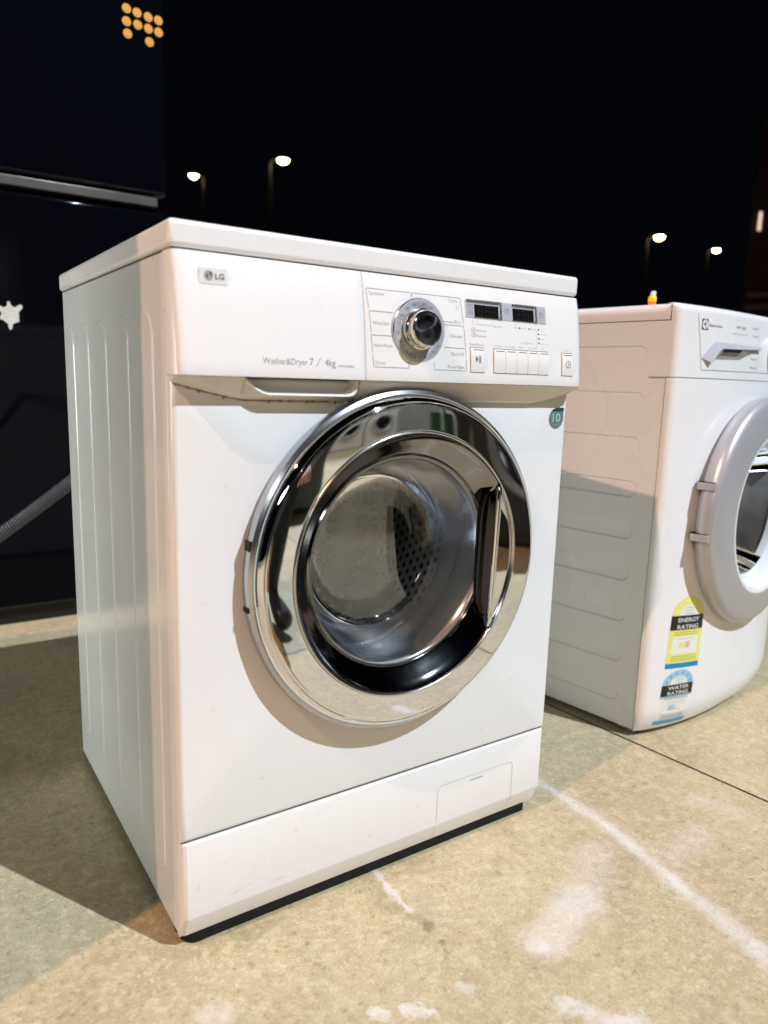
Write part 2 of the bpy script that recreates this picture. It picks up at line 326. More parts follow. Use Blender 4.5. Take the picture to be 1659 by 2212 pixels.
# ------------------------------------------------------------------ text
def text_verts(body, thin=0.0):
    cu = bpy.data.curves.new('txt', 'FONT'); cu.body = body; cu.size = 1; cu.offset = thin; cu.resolution_u = 3
    to = bpy.data.objects.new('txt', cu); COL.objects.link(to); bpy.context.view_layer.update()
    me = bpy.data.meshes.new_from_object(to.evaluated_get(bpy.context.evaluated_depsgraph_get()))
    vs = [tuple(v.co) for v in me.vertices]; fs = [tuple(p.vertices) for p in me.polygons]
    bpy.data.objects.remove(to); bpy.data.curves.remove(cu); bpy.data.meshes.remove(me)
    return vs, fs
_tc = {}
def put_text(bm, body, x0, x1, z0, h, surf, mi=0, thin=-.012, rot=0, centre=None, slant=0):
    """fits the words between x0 and x1, baseline z0, capital height h; surf(x, z) -> y"""
    key = (body, thin)
    if key not in _tc: _tc[key] = text_verts(*key)
    vs, fs = _tc[key]
    if not vs: return
    mx0 = min(v[0] for v in vs); mx1 = max(v[0] for v in vs)
    sx = (x1-x0)/(mx1-mx0); sz = h/.70
    out = []
    for v in vs:
        x = x0+(v[0]-mx0)*sx + slant*v[1]*sz; z = z0+v[1]*sz
        if rot:
            cx, cz = (x0+x1)/2, z0+h/2; dx, dz = x-cx, z-cz; x = cx+dx*math.cos(rot)-dz*math.sin(rot); z = cz+dx*math.sin(rot)+dz*math.cos(rot)
        out.append(bm.verts.new((x, surf(x, z), z)))
    for f in fs:
        try: bm.faces.new([out[i] for i in f]).material_index = mi
        except ValueError: pass
def ink_line(bm, pts, wd, surf, mi=0, sub=6):
    """thin printed line through (x, z) points"""
    P = []
    for (a, b_) in zip(pts, pts[1:]):
        for k in range(sub): t = k/sub; P.append((a[0]+(b_[0]-a[0])*t, a[1]+(b_[1]-a[1])*t))
    P.append(pts[-1]); rows = []
    for i, p in enumerate(P):
        a, b_ = P[max(i-1, 0)], P[min(i+1, len(P)-1)]; dx, dz = b_[0]-a[0], b_[1]-a[1]; l = math.hypot(dx, dz) or 1; nx, nz = -dz/l*wd/2, dx/l*wd/2
        rows.append([bm.verts.new((q[0], surf(*q), q[1])) for q in ((p[0]+nx, p[1]+nz), (p[0]-nx, p[1]-nz))])
    for A, B in zip(rows, rows[1:]): bm.faces.new((A[0], A[1], B[1], B[0])).material_index = mi
def ink_poly(bm, pts, surf, mi=0):
    bm.faces.new([bm.verts.new((p[0], surf(*p), p[1])) for p in pts]).material_index = mi
def circ(cx, cz, r, n=24, rz=None): return [(cx+r*math.cos(2*PI*k/n), cz+(rz or r)*math.sin(2*PI*k/n)) for k in range(n)]

# ================================================================== the chrome-door washing machine
PZ = [.694, .700, .710, .72, .74, .76, .78, .80, .81, .8195]; PY = [-.0195, -.0200, -.0190, -.018, -.0162, -.014, -.0112, -.008, -.0058, -.003]
def py(x, z):
    if z <= PZ[0]: return PY[0]
    for a, b_, c, d in zip(PZ, PZ[1:], PY, PY[1:]):
        if z <= b_: return c+(d-c)*(z-a)/(b_-a)
    return PY[-1]
T = thing('washing_machine', 'white front loader with wide mirror-chrome door ring and silver dial, nearest the camera', 'washing machine')
# cabinet: pressed sheet-steel shell with five upright swages each side
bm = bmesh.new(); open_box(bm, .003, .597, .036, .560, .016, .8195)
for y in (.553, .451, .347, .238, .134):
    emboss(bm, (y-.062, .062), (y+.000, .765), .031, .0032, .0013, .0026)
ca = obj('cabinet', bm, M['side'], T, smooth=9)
bm = bmesh.new()
for x0 in (.0, ): pass
# lid
bm = bmesh.new(); box(bm, 0, .600, 0, .571, .8222, .85); obj('lid', bm, M['plastic'], T, bevel=.0055, seg=4)
bm = bmesh.new(); box(bm, .004, .596, .004, .566, .817, .824); obj('lid_gasket', bm, M['seam'], T)
# plastic corner rail between cabinet and front
bm = bmesh.new(); box(bm, .0012, .020, .020, .0375, .020, .8195); box(bm, .580, .599, .020, .0375, .020, .8195); box(bm, .0205, .5795, .021, .0365, .700, .8190); box(bm, .0205, .5795, .021, .0365, .020, .150); obj('front_frame', bm, M['plastic_warm'], T, bevel=.002)
# control panel (curved profile), drawer front is its left part
def panel_piece(bm, x0, x1, rl, rr):
    cols = []
    xs = []
    if rl: xs += [(x0, .0205), (x0+.0008, .0075), (x0+.0030, .0032), (x0+.0065, .0008)]
    else: xs += [(x0, .0205), (x0+.00005, .0002), (x0+.0003, 0)]
    xs += [(x0+.012, 0), (x1-.012, 0)]
    if rr: xs += [(x1-.0065, .0008), (x1-.0030, .0032), (x1-.0008, .0075), (x1, .0205)]
    else: xs += [(x1-.0003, 0), (x1-.00005, .0002), (x1, .0205)]
    zz = PZ
    for x, dy in xs: cols.append([bm.verts.new((x, (min(py(x, z)+dy, .0205) if dy < .02 else .0205), z)) for z in zz])
    for A, B in zip(cols, cols[1:]):
        for k in range(len(zz)-1): bm.faces.new((A[k], B[k], B[k+1], A[k+1]))
    for e in (0, -1):
        bm.faces.new([c[e] for c in cols])
bm = bmesh.new(); panel_piece(bm, .0, .2260, True, False); obj('detergent_drawer_front', bm, M['plastic'], T, smooth=50)
bm = bmesh.new(); panel_piece(bm, .2262, .600, False, True); CP = obj('control_panel', bm, M['plastic_warm'], T, smooth=50)
bm = bmesh.new(); ink_line(bm, [(.2261, z) for z in PZ], .0009, lambda x, z: py(x, z)-.00012, 0, 2); obj('panel_seam', bm, mat('pale_seam_line', (.40, .37, .27), .6), T, smooth=0)
# logo badge
bm = bmesh.new(); prism(bm, stadium((.0275, .787), (.0585, .8045), 0, .0016, 4), -.0105, -.003)
B = obj('badge', bm, M['plastic'], T, bevel=.0006)
sf = lambda x, z: -.01075
bm = bmesh.new(); put_text(bm, 'LG', .0445, .0545, .7927, .0056, sf, 0, .02)
ink_poly(bm, circ(.0375, .7957, .0048), sf, 0)
sf2 = lambda x, z: -.01085
ink_line(bm, [(.0375, .7988), (.0375, .7935), (.0395, .7935)], .0007, sf2, 1); ink_line(bm, [(.0375+.0039*math.cos(a), .7957+.0039*math.sin(a)) for a in [R(70+t*5) for t in range(0, 57)]], .0006, sf2, 1, 1); ink_line(bm, [(.0414, .7957), (.0388, .7957)], .0006, sf2, 1)
ink_poly(bm, circ(.0357, .7972, .0006, 8), sf2, 1)
obj('lettering', bm, [M['ink'], M['plastic']], B, smooth=0)
# drawer lettering
ps = lambda x, z: py(x, z)-.00022
bm = bmesh.new()
put_text(bm, 'Washer&Dryer', .0945, .1490, .7085, .0072, ps, 0, -.005); put_text(bm, '7', .1515, .1565, .7085, .0082, ps, 0, 0)
ink_line(bm, [(.1592, .7078), (.1608, .7085), (.1620, .7100), (.1632, .7128), (.1645, .7155), (.1658, .7166), (.1675, .7168)], .0007, ps, 0, 1)
put_text(bm, '4kg', .1712, .1850, .7085, .0080, ps, 0, 0); put_text(bm, 'WD14700RD', .1880, .2100, .7078, .0026, ps, 1, 0, slant=.2)
obj('drawer_lettering', bm, [M['ink_light'], M['ink_light']], T, smooth=0)
# programme print round the dial
bm = bmesh.new(); ln = .00052
def poly(pts, w=ln, mi=0): ink_line(bm, pts, w, ps, mi)
poly([(.2330, .7785), (.2302, .7995), (.2320, .8010), (.2950, .8010)]); poly([(.2980, .8010), (.3715, .8010), (.3732, .7995), (.3768, .7690)])
poly([(.2965, .8008), (.2965, .7965)], .0011, 1)
poly([(.2350, .7500), (.2333, .7750), (.2670, .7750)]); poly([(.2362, .7265), (.2348, .7472), (.2655, .7472)])
poly([(.2365, .7240), (.2372, .7115), (.2390, .7100), (.2890, .7100), (.2890, .7180)])
poly([(.3435, .7698), (.3610, .7698)]); poly([(.3440, .7662), (.3772, .7660), (.3790, .7400)]); poly([(.3450, .7380), (.3795, .7378), (.3802, .7268)]); poly([(.3803, .7240), (.3806, .7108), (.3790, .7095), (.3280, .7095), (.3280, .7190)])
for s, a, b_, z in (('Synthetic', .2345, .2560, .7938), ('Wool/Silk', .2372, .2612, .7595), ('Hand Wash', .2390, .2652, .7335), ('Drain', .2402, .2540, .7130), ('Cotton', .3545, .3690, .7948), ('Eco', .3630, .3720, .7688), ('Delicate', .3550, .3740, .7508), ('Quick30', .3552, .3760, .7285), ('Rinse+Spin', .3500, .3772, .7122)):
    put_text(bm, s, a, b_, z, .0042, ps, 0, -.02)
put_text(bm, '°C', .3625, .3702, .7868, .0045, ps, 0, -.02)
# right-hand print
for s, a, b_, z, h, mi in (('Start/Pause', .3862, .4100, .7425, .0032, 0), ('Time Left', .4262, .4425, .7680, .0027, 1), ('Door lock', .3995, .4150, .7608, .0027, 0), ('Detecting', .3995, .4150, .7542, .0027, 0),
        ('Intensive', .4282, .4440, .7428, .0024, 1), ('Rinse Hold', .4490, .4660, .7428, .0024, 1), ('Rinse⁺' if False else 'Rinse+', .4738, .4842, .7428, .0024, 1), ('Pre Wash', .4918, .5068, .7428, .0024, 1),
        ('rpm', .4795, .4868, .7688, .0018, 1), ('/', .4882, .4890, .7688, .0022, 1), ('Time', .4970, .5060, .7688, .0020, 2), ('Iron', .5150, .5232, .7688, .0021, 2), ('Normal', .5152, .5270, .7628, .0021, 2), ('Less', .5155, .5225, .7565, .0021, 2), ('Low Temp.', .5158, .5310, .7503, .0021, 2), ('Dry', .5165, .5228, .7428, .0024, 2), ('Power', .5620, .5715, .7425, .0024, 1)):
    put_text(bm, s, a, b_, z, h, ps, mi, -.02)
for x, z in ((.4760, .7698), (.4940, .7698), (.5112, .7698), (.5114, .7638), (.5118, .7576), (.5120, .7514)): ink_poly(bm, [(x-.0014, z-.0008), (x+.0014, z-.0008), (x+.0014, z+.0008), (x-.0014, z+.0008)], ps, 3)
for pts in ([(.4000, .7755), (.4000, .7700), (.4245, .7700)], [(.3930, .7755), (.3930, .7670)], [(.4680, .7755), (.4680, .7698), (.4730, .7698)], [(.4785, .7485), (.4785, .7505), (.4850, .7505)], [(.4915, .7505), (.4995, .7505), (.4995, .7485)], [(.5080, .7690), (.5080, .7430)]): ink_line(bm, pts, .00028, ps, 1)
for x, z in ((.3935, .7625), (.3938, .7560)):
    ink_line(bm, circ(x, z, .0042, 20, .0024)+[(x+.0042, z)], .0003, ps, 0, 1); ink_line(bm, [(x-.0022, z-.0006), (x+.0005, z+.0009), (x+.0022, z-.0006)], .0004, ps, 0, 1)
ink_line(bm, circ(.4883, .7502, .0016, 12)+[(.4899, .7502)], .0003, ps, 1, 1)
obj('control_print', bm, [M['ink'], M['ink_light'], M['ink_red'], M['black']], CP, smooth=0)
# display: silver window with two black screens
def yat(z): return py(0, z)
bm = bmesh.new(); N = 6
def curved_plate(bm, x0, x1, z0, z1, off0, off1, mi=0, n=6):
    F = [[bm.verts.new((x, yat(z0+(z1-z0)*k/n)+off1, z0+(z1-z0)*k/n)) for k in range(n+1)] for x in (x0, x1)]
    Bk = [[bm.verts.new((x, yat(z0+(z1-z0)*k/n)+off0, z0+(z1-z0)*k/n)) for k in range(n+1)] for x in (x0, x1)]
    for k in range(n):
        bm.faces.new((F[0][k], F[1][k], F[1][k+1], F[0][k+1])).material_index = mi
        for s in (0, 1): bm.faces.new((F[s][k], F[s][k+1], Bk[s][k+1], Bk[s][k])).material_index = mi
    for k in (0, n): bm.faces.new((F[0][k], F[1][k], Bk[1][k], Bk[0][k])).material_index = mi
curved_plate(bm, .3805, .5265, .7775, .8015, .003, -.0004)
D = obj('display', bm, M['silver_light'], CP, bevel=.0006)
bm = bmesh.new()
for x0, x1 in ((.3825, .4435), (.4625, .5085)):
    curved_plate(bm, x0, x1, .7975, .8012, 0, -.0012)                                   # shiny lip on top
for x0 in (.4400, .5050): curved_plate(bm, x0, x0+.0032, .7782, .8008, 0, -.0016)
curved_plate(bm, .3950, .4400, .7783, .7797, 0, -.001); curved_plate(bm, .4625, .5050, .7783, .7797, 0, -.001)
obj('display_trim', bm, M['chrome_rough'], D, bevel=.0004)
for x0, x1 in ((.3960, .4382), (.4635, .5030)):
    bm = bmesh.new(); curved_plate(bm, x0, x1, .7797, .7952, 0, -.0007); s_ = obj('screen', bm, M['dark'], D, bevel=.0002)
    bm = bmesh.new(); so = lambda x, z: py(x, z)-.0009
    wdt = x1-x0
    for k, xx in enumerate((.16, .46, .72)):
        ax = x0+wdt*xx; dw = wdt*.15; zb, zm, zt = .7815, .7873, .7931
        for sgs in ([(ax, zb), (ax, zm)], [(ax, zm), (ax, zt)], [(ax+dw, zb), (ax+dw, zm)], [(ax+dw, zm), (ax+dw, zt)], [(ax, zt), (ax+dw, zt)], [(ax, zm), (ax+dw, zm)], [(ax, zb), (ax+dw, zb)]): ink_line(bm, sgs, .0009, so, 0, 1)
    obj('digits', bm, M['segment'], s_, smooth=0)
bm = bmesh.new(); so = lambda x, z: py(x, z)-.0006
for x, z in ((.3885, .7918), (.3890, .7842)):
    ink_line(bm, circ(x, z, .0046, 20, .0027)+[(x+.0046, z)], .00035, so, 0, 1); ink_line(bm, [(x-.0024, z-.0006), (x, z+.001), (x+.0024, z-.0006)], .0005, so, 0, 1)
for x, z in ((.4535, .7905), (.5180, .7898)):
    ink_line(bm, circ(x, z, .0036, 20)+[(x+.0036, z)], .0005, so, 0, 1); ink_line(bm, [(x-.0014, z+.0014), (x, z), (x+.0018, z+.0006)], .0005, so, 0, 1)
obj('display_symbols', bm, M['ink'], D, smooth=0)
# buttons
def button(name, x0, x1, z0, z1, mark=None):
    bm = bmesh.new(); curved_plate(bm, x0-.0008, x1+.0004, z0-.0006, z1+.0012, .001, -.00015, 0); f = obj(name, bm, M['ink_light'], CP)
    bm = bmesh.new(); n = 8; F = []
    for x in (x0, x1):
        F.append([bm.verts.new((x, yat(z0+(z1-z0)*k/n)-.0004-.0022*math.sin(PI*(.12+.80*(1-k/n)))**1, z0+(z1-z0)*k/n)) for k in range(n+1)])
    Bk = [[bm.verts.new((x, yat(z0+(z1-z0)*k/n)+.001, z0+(z1-z0)*k/n)) for k in range(n+1)] for x in (x0, x1)]
    for k in range(n):
        bm.faces.new((F[0][k], F[1][k], F[1][k+1], F[0][k+1]))
        for s in (0, 1): bm.faces.new((F[s][k], F[s][k+1], Bk[s][k+1], Bk[s][k]))
    for k in (0, n): bm.faces.new((F[0][k], F[1][k], Bk[1][k], Bk[0][k]))
    obj('key_top', bm, M['plastic_warm'], f, bevel=.0004)
    bm = bmesh.new(); bo = lambda x, z: yat(z)-.0004-.0022*math.sin(PI*(.12+.80*(1-(z-z0)/(z1-z0))))-.00035
    ink_line(bm, [(x0+(x1-x0)*.16, z1-.0022), (x1-(x1-x0)*.08, z1-.0022)], .0007, bo, 0)
    if mark == 'play':
        cx, cz = (x0+x1)/2, .7252
        ink_poly(bm, [(cx-.0046, cz-.0046), (cx-.0046, cz+.0046), (cx-.0010, cz)], bo); ink_line(bm, [(cx+.0008, cz-.0046), (cx+.0008, cz+.0046)], .0011, bo); ink_line(bm, [(cx+.0036, cz-.0046), (cx+.0036, cz+.0046)], .0011, bo)
    if mark == 'power':
        cx, cz = (x0+x1)/2+.0005, .7245
        ink_line(bm, circ(cx, cz, .0046, 24)+[(cx+.0046, cz)], .0007, bo, 0, 1); ink_line(bm, [(cx, cz-.0022), (cx, cz+.0022)], .0008, bo)
    obj('key_mark', bm, M['ink'], f, smooth=0)
button('start_button', .3875, .4110, .7085, .7395, 'play')
for k in range(5): button('option_button', .4275+k*.0205, .4275+k*.0205+.0200, .7085, .7395)
button('power_button', .5565, .5785, .7085, .7395, 'power')
# dial
bm = bmesh.new(); lathe(bm, [(.0385, -.010), (.0388, -.0165), (.0380, -.0182), (.0368, -.0185), (.0250, -.0172), (.0240, -.0165)], .304, .7555, 72)
DI = obj('dial', bm, M['silver_light'], CP)
bm = bmesh.new(); lathe(bm, [(.0390, -.009), (.0398, -.0150), (.0392, -.0172), (.0383, -.0180), (.0384, -.016)], .304, .7555, 72); obj('dial_rim', bm, M['chrome_rough'], DI)
bm = bmesh.new(); lathe(bm, [(.0255, -.0165), (.0258, -.0200), (.0248, -.0225), (.0232, -.0232), (.0226, -.0222), (.0222, -.0240), (.0226, -.0290), (.0222, -.0335), (.0208, -.0352), (.0194, -.0354), (.0190, -.0345)], .304, .7575, 72); obj('dial_knob', bm, mat('champagne_chrome', (.80, .77, .70), .12, 1), DI)
def brushed():
    m = mat('spun_metal', (.13, .14, .165), .22, 1); nt = m.node_tree; b = nt.nodes['Principled BSDF']; b.inputs['Anisotropic'].default_value = .95
    tg = nt.nodes.new('ShaderNodeTangent'); tg.direction_type = 'RADIAL'; tg.axis = 'Y'; nt.links.new(tg.outputs[0], b.inputs['Tangent']); return m
bm = bmesh.new(); lathe(bm, [(.0192, -.0350), (.0188, -.0352), (.006, -.0350), (0, -.0350)], 0, 0, 72)
cp = obj('dial_cap', bm, brushed(), DI); cp.location = (.304, 0, .7575)
bm = bmesh.new(); so = lambda x, z: -.0190
for k, (s, a) in enumerate((('40', 128), ('30', 108), ('30', 84), ('40', 62), ('60', 148), ('✳', 168), ('30', 186), ('40', 205), ('30', 232), ('95', 245), ('30', -48), ('40', -30))):
    if s == '✳': s = '*'
    rr = .0325; x = .304+rr*math.cos(R(a)); z = .7555+rr*math.sin(R(a)); put_text(bm, s, x-.0026, x+.0026, z-.0017, .0034, so, 0, -.01)
for a in (96, 157, 218, 250, -60, -38, 74): ink_line(bm, [(.304+q*math.cos(R(a)), .7555+q*math.sin(R(a))) for q in (.0285, .0355)], .0004, so, 0, 1)
for a in (258, 288): ink_poly(bm, circ(.304+.0325*math.cos(R(a)), .7555+.0325*math.sin(R(a)), .0011, 10), so)
obj('dial_numbers', bm, M['ink'], DI, smooth=0)
# trim under the panel with the drawer's finger pocket
TB = [(-.001, .6865), (.026, .680), (.066, .6712), (.082, .669), (.30, .668), (.520, .6675), (.560, .674), (.5995, .6835)]
def tb(x):
    for (a, za), (b_, zb) in zip(TB, TB[1:]):
        if x <= b_: return za+(zb-za)*(x-a)/(b_-a)
    return TB[-1][1]
def trim_strip(bm, x0, x1, n, closeL=False, closeR=False):
    cols = []
    for i in range(n+1):
        x = x0+(x1-x0)*i/n; z = tb(x)
        cols.append([bm.verts.new(p) for p in ((x, .021, .6935), (x, -.0165, .6935), (x, -.0160, .6925), (x, -.0115, max(.689, z+.012) if z < .675 else z+.007), (x, -.0040, z+.0045), (x, .0005, z+.0012), (x, .0035, z))])
    for A, B_ in zip(cols, cols[1:]):
        for k in range(len(A)-1): bm.faces.new((A[k], A[k+1], B_[k+1], B_[k]))
    for c, f in ((cols[0], 1), (cols[-1], 1)): bm.faces.new(c)
bm = bmesh.new(); trim_strip(bm, .0005, .0745, 18); trim_strip(bm, .2235, .5990, 40); obj('panel_trim', bm, M['plastic_warm'], T, smooth=30)
# drawer pocket scoop
rim = [(.0745, .6930), (.0800, .6865), (.0870, .6800), (.0960, .6752), (.1060, .6735), (.2080, .6730), (.2160, .6745), (.2205, .6790), (.2220, .6850), (.2230, .6930)]
bm = bmesh.new(); L = []
for off, dy in ((0, -.0075), (0, -.0100), (.0014, -.0115), (.0030, -.0105), (.0042, -.0040), (.0055, .0190)):
    c = []
    for k, (x, z) in enumerate(rim):
        cx, cz = .150, .700; dx, dz = cx-x, cz-z
        c.append(bm.verts.new((x+(off if dx > .05 else (-off if dx < -.05 else 0)), dy, z+(off if z < .69 else 0))))
    L.append(c)
for A, B_ in zip(L, L[1:]):
    for k in range(len(rim)-1): bm.faces.new((A[k], A[k+1], B_[k+1], B_[k]))
bm.faces.new(L[-1])
low = [bm.verts.new((x, .0035, tb(x)+.0)) for x, z in rim]; mid = [bm.verts.new((x, -.0040, min(z, tb(x)+.004))) for x, z in rim]
for k in range(len(rim)-1): bm.faces.new((low[k], low[k+1], mid[k+1], mid[k])); bm.faces.new((mid[k], mid[k+1], L[0][k+1], L[0][k]))
obj('drawer_handle', bm, M['plastic_warm'], T, smooth=45)
# dirt line under the trim
bm = bmesh.new(); ds = lambda x, z: .0031
pts = [(x/1000, tb(x/1000)-.0009) for x in range(3, 190, 6)]
for a, b_ in zip(pts, pts[1:]): ink_line(bm, [a, b_], random.uniform(.0006, .0022), ds, 0, 1)
for x in (30, 58, 112, 160, 198): ink_poly(bm, circ(x/1000, tb(x/1000)-.002, .0013, 7, .002), ds)
obj('dirt_line', bm, mat('brown_grime', (.30, .19, .10), .8, noise=.5, nscale=150), T, smooth=0)
# front panel with door opening
CX, CZ = .300, .4610
def holed_panel(bm, x0, x1, z0, z1, y, r, ydeep, edge=.006, n=128):
    def rect(a, ins):
        dx, dz = math.cos(a), math.sin(a); t = 1e9
        if abs(dx) > 1e-9: t = min(t, ((x1-ins if dx > 0 else x0+ins)-CX)/dx)
        if abs(dz) > 1e-9: t = min(t, ((z1-ins if dz > 0 else z0+ins)-CZ)/dz)
        return CX+dx*t, CZ+dz*t
    angs = [2*PI*k/n for k in range(n)]
    for cxn, czn in ((x0+edge, z0+edge), (x1-edge, z0+edge), (x1-edge, z1-edge), (x0+edge, z1-edge)):
        a = math.atan2(czn-CZ, cxn-CX) % (2*PI); i = min(range(n), key=lambda q: abs(angs[q]-a)); angs[i] = a
    loops = [[(CX+(r)*math.cos(a), ydeep, CZ+(r)*math.sin(a)) for a in angs], [(CX+(r)*math.cos(a), y+.004, CZ+(r)*math.sin(a)) for a in angs], [(CX+(r+.004)*math.cos(a), y, CZ+(r+.004)*math.sin(a)) for a in angs]]
    for ins, yy in ((edge, y), (edge*.55, y+edge*.12), (edge*.2, y+edge*.45), (0, y+edge*1.1), (0, .0205)):
        lp = []
        for a in angs:
            bx, bz = rect(a, edge); # push outwards per side
            ox = 0; oz = 0
            if abs(bx-(x1-edge)) < 1e-6: ox = edge-ins
            if abs(bx-(x0+edge)) < 1e-6: ox = -(edge-ins)
            if abs(bz-(z1-edge)) < 1e-6: oz = edge-ins
            if abs(bz-(z0+edge)) < 1e-6: oz = -(edge-ins)
            lp.append((bx+ox, yy, bz+oz))
        loops.append(lp)
    V = [[bm.verts.new(p) for p in l] for l in loops]
    for A, B_ in zip(V, V[1:]):
        for i in range(n): bm.faces.new((A[i], A[(i+1) % n], B_[(i+1) % n], B_[i]))
bm = bmesh.new(); holed_panel(bm, .0015, .5985, .1505, .6925, .0040, .150, .055); obj('front_panel', bm, M['enamel'], T, smooth=35)
bm = bmesh.new(); box(bm, .003, .597, .010, .03, .1475, .1515); obj('kick_seam', bm, M['seam'], T)
# kick plate
def xprofile(bm, x0, x1, prof, mi=0, cut=0):
    """prism along x of a (y, z) outline; corners at the ends eased by cut"""
    rows = []
    ycut = [(0, .018), (.0006, .008), (.0022, .003), (.0060, 0)]
    ends = [(x0+a, b_) for a, b_ in ycut]+[(x1-a, b_) for a, b_ in reversed(ycut)]
    for x, dy in ends: rows.append([bm.verts.new((x, min(y+dy, .0205) if y < .02 else y, z)) for y, z in prof])
    for A, B_ in zip(rows, rows[1:]):
        for k in range(len(prof)): j = (k+1) % len(prof); bm.faces.new((A[k], A[j], B_[j], B_[k])).material_index = mi
    bm.faces.new(rows[0]).material_index = mi; bm.faces.new(rows[-1][::-1]).material_index = mi
bm = bmesh.new(); xprofile(bm, .0020, .5985, [(.0205, .1482), (.0060, .1482), (.0043, .1472), (.0040, .1455), (.0040, .0490), (.0043, .0475), (.0166, .0188), (.0180, .0175), (.0205, .0168), (.0280, .0166)])
K = obj('kick_plate', bm, M['plastic'], T, smooth=16)
bm = bmesh.new(); fs = lambda x, z: (.0040-.0003 if z > .0478 else .0040+(.0478-z)*.42-.0006)
ink_line(bm, [(.3830, .0260), (.3830, .0400), (.3830, .1000), (.3845, .1070), (.3890, .1095), (.5250, .1095), (.5305, .1070), (.5320, .1010), (.5320, .0500), (.5310, .0420), (.5290, .0270)], .0006, fs, 0, 4)
ink_line(bm, [(.445, .1020), (.470, .1020)], .0012, fs, 1, 1)
obj('filter_flap', bm, [mat('seam_tone', (.42, .40, .36), .5), M['ink_light']], K, smooth=0)
# scuffs on the kick plate and front corner
bm = bmesh.new(); sc_ = lambda x, z: .0036
for x_, z_, l_, a_ in ((.0205, .083, .007, 80), (.064, .062, .013, 12), (.083, .0665, .006, 20), (.148, .121, .008, -30), (.052, .108, .004, 5), (.262, .070, .010, 8), (.452, .128, .006, 60), (.345, .092, .005, -50), (.118, .058, .016, 6)):
    ink_line(bm, [(x_, z_), (x_+l_*.5*math.cos(R(a_)), z_+l_*.5*math.sin(R(a_))+.0006), (x_+l_*math.cos(R(a_)), z_+l_*math.sin(R(a_)))], .00045, sc_, 0, 1)
for x_, z_, l_, a_ in ((.040, .31, .005, 40), (.060, .57, .004, 80), (.515, .245, .008, 70), (.46, .185, .006, -60), (.555, .39, .004, 30), (.033, .44, .003, 10), (.100, .205, .006, 15)):
    ink_line(bm, [(x_, z_), (x_+l_*math.cos(R(a_)), z_+l_*math.sin(R(a_)))], .0005, sc_, 0, 1)
obj('scuff_marks', bm, mat('scuff_grey', (.38, .36, .33), .6), T, smooth=0)
# base, feet
bm = bmesh.new(); box(bm, .012, .580, .040, .550, .006, .0145); box(bm, .020, .579, .0200, .0395, .0008, .0163); lathe(bm, [(0, .0008), (.020, .0008), (.021, .004), (.021, .0162), (0, .0163)], .0275, 0, 24, axis='z', cy=.0395)
obj('base_frame', bm, M['black'], T, bevel=.001)
for fx, fy in ((.028, .052), (.565, .052), (.028, .520), (.565, .520)):
    bm = bmesh.new(); lathe(bm, [(0, .0), (.020, .0), (.022, .003), (.020, .009), (.010, .011), (.010, .018)], fx, 0, 24, axis='z', cy=fy); obj('foot', bm, M['black'], T)
# energy sticker
bm = bmesh.new(); ss = lambda x, z: .0036
ol = [(.5905, .6615)]+[(.5765-.0040+(-.0115)*math.sin(R(t))*1.0, .6465+.0150*math.cos(R(t))) for t in range(0, 181, 10)]
ol = [(.5908, .6620), (.5800, .6622)]+[(.5760+.0148*math.cos(R(t)), .6465+.0152*math.sin(R(t))) for t in range(100, 361, 10)]
ink_poly(bm, ol, ss, 0)
s2_ = lambda x, z: .0034; s3_ = lambda x, z: .0032
ink_poly(bm, [(.5908, .6621), (.5800, .6623), (.5735, .6616), (.5685, .6598), (.5652, .6570), (.5908, .6570)], s2_, 1)
put_text(bm, '10', .5680, .5842, .6415, .0125, s3_, 2, .02); put_text(bm, 'YEAR WARRANTY' if False else 'years', .5700, .5850, .6372, .0020, s3_, 2, 0); put_text(bm, 'DD Motor', .5705, .5895, .6588, .0020, s3_, 0, 0)
obj('ten_year_sticker', bm, [mat('grey_foil', (.22, .25, .245), .4, .3), mat('navy_print', (.012, .03, .06), .4), mat('teal_print', (.22, .66, .50), .4)], T, smooth=0)

# door
bm = bmesh.new(); lathe(bm, [(.160, .010), (.205, .004), (.2200, .0020), (.2235, -.0030), (.2240, -.0100), (.2225, -.0158), (.2185, -.0185), (.216, -.0180)], CX, CZ, 160)
DR = obj('door', bm, M['silver'], T)
bm = bmesh.new(); lathe(bm, [(.2172, -.0172), (.2168, -.0200), (.2152, -.0232), (.2125, -.0262), (.2100, -.0281), (.2090, -.0286), (.2083, -.0284), (.2080, -.0288), (.2076, -.0294), (.2070, -.0298), (.2063, -.0301), (.2055, -.03025), (.2046, -.03033), (.2036, -.03038), (.2000, -.03048), (.1960, -.03057), (.1920, -.03065), (.1870, -.03073), (.1830, -.03080), (.1780, -.03087), (.1750, -.03091), (.1742, -.03092), (.1738, -.0309), (.1735, -.0306), (.1730, -.0302)], CX, CZ, 200)
obj('chrome_ring', bm, M['chrome'], DR, smooth=22)
bm = bmesh.new(); lathe(bm, [(.1732, -.0308), (.1729, -.0328), (.1719, -.0336), (.1707, -.0333), (.1700, -.0320), (.1698, -.0280)], CX, CZ, 160); obj('inner_lip', bm, M['chrome_rough'], DR, smooth=60)
bm = bmesh.new(); lathe(bm, [(.1700, -.0300), (.1680, -.0262), (.1600, -.0195), (.1520, -.0135), (.1455, -.0080), (.1425, -.0060), (.1405, -.0075), (.1385, -.0040)], CX, CZ, 160)
obj('bezel', bm, mat('dark_chrome', (.25, .26, .28), .08, 1, rvar=.03, nscale=12), DR, smooth=60)
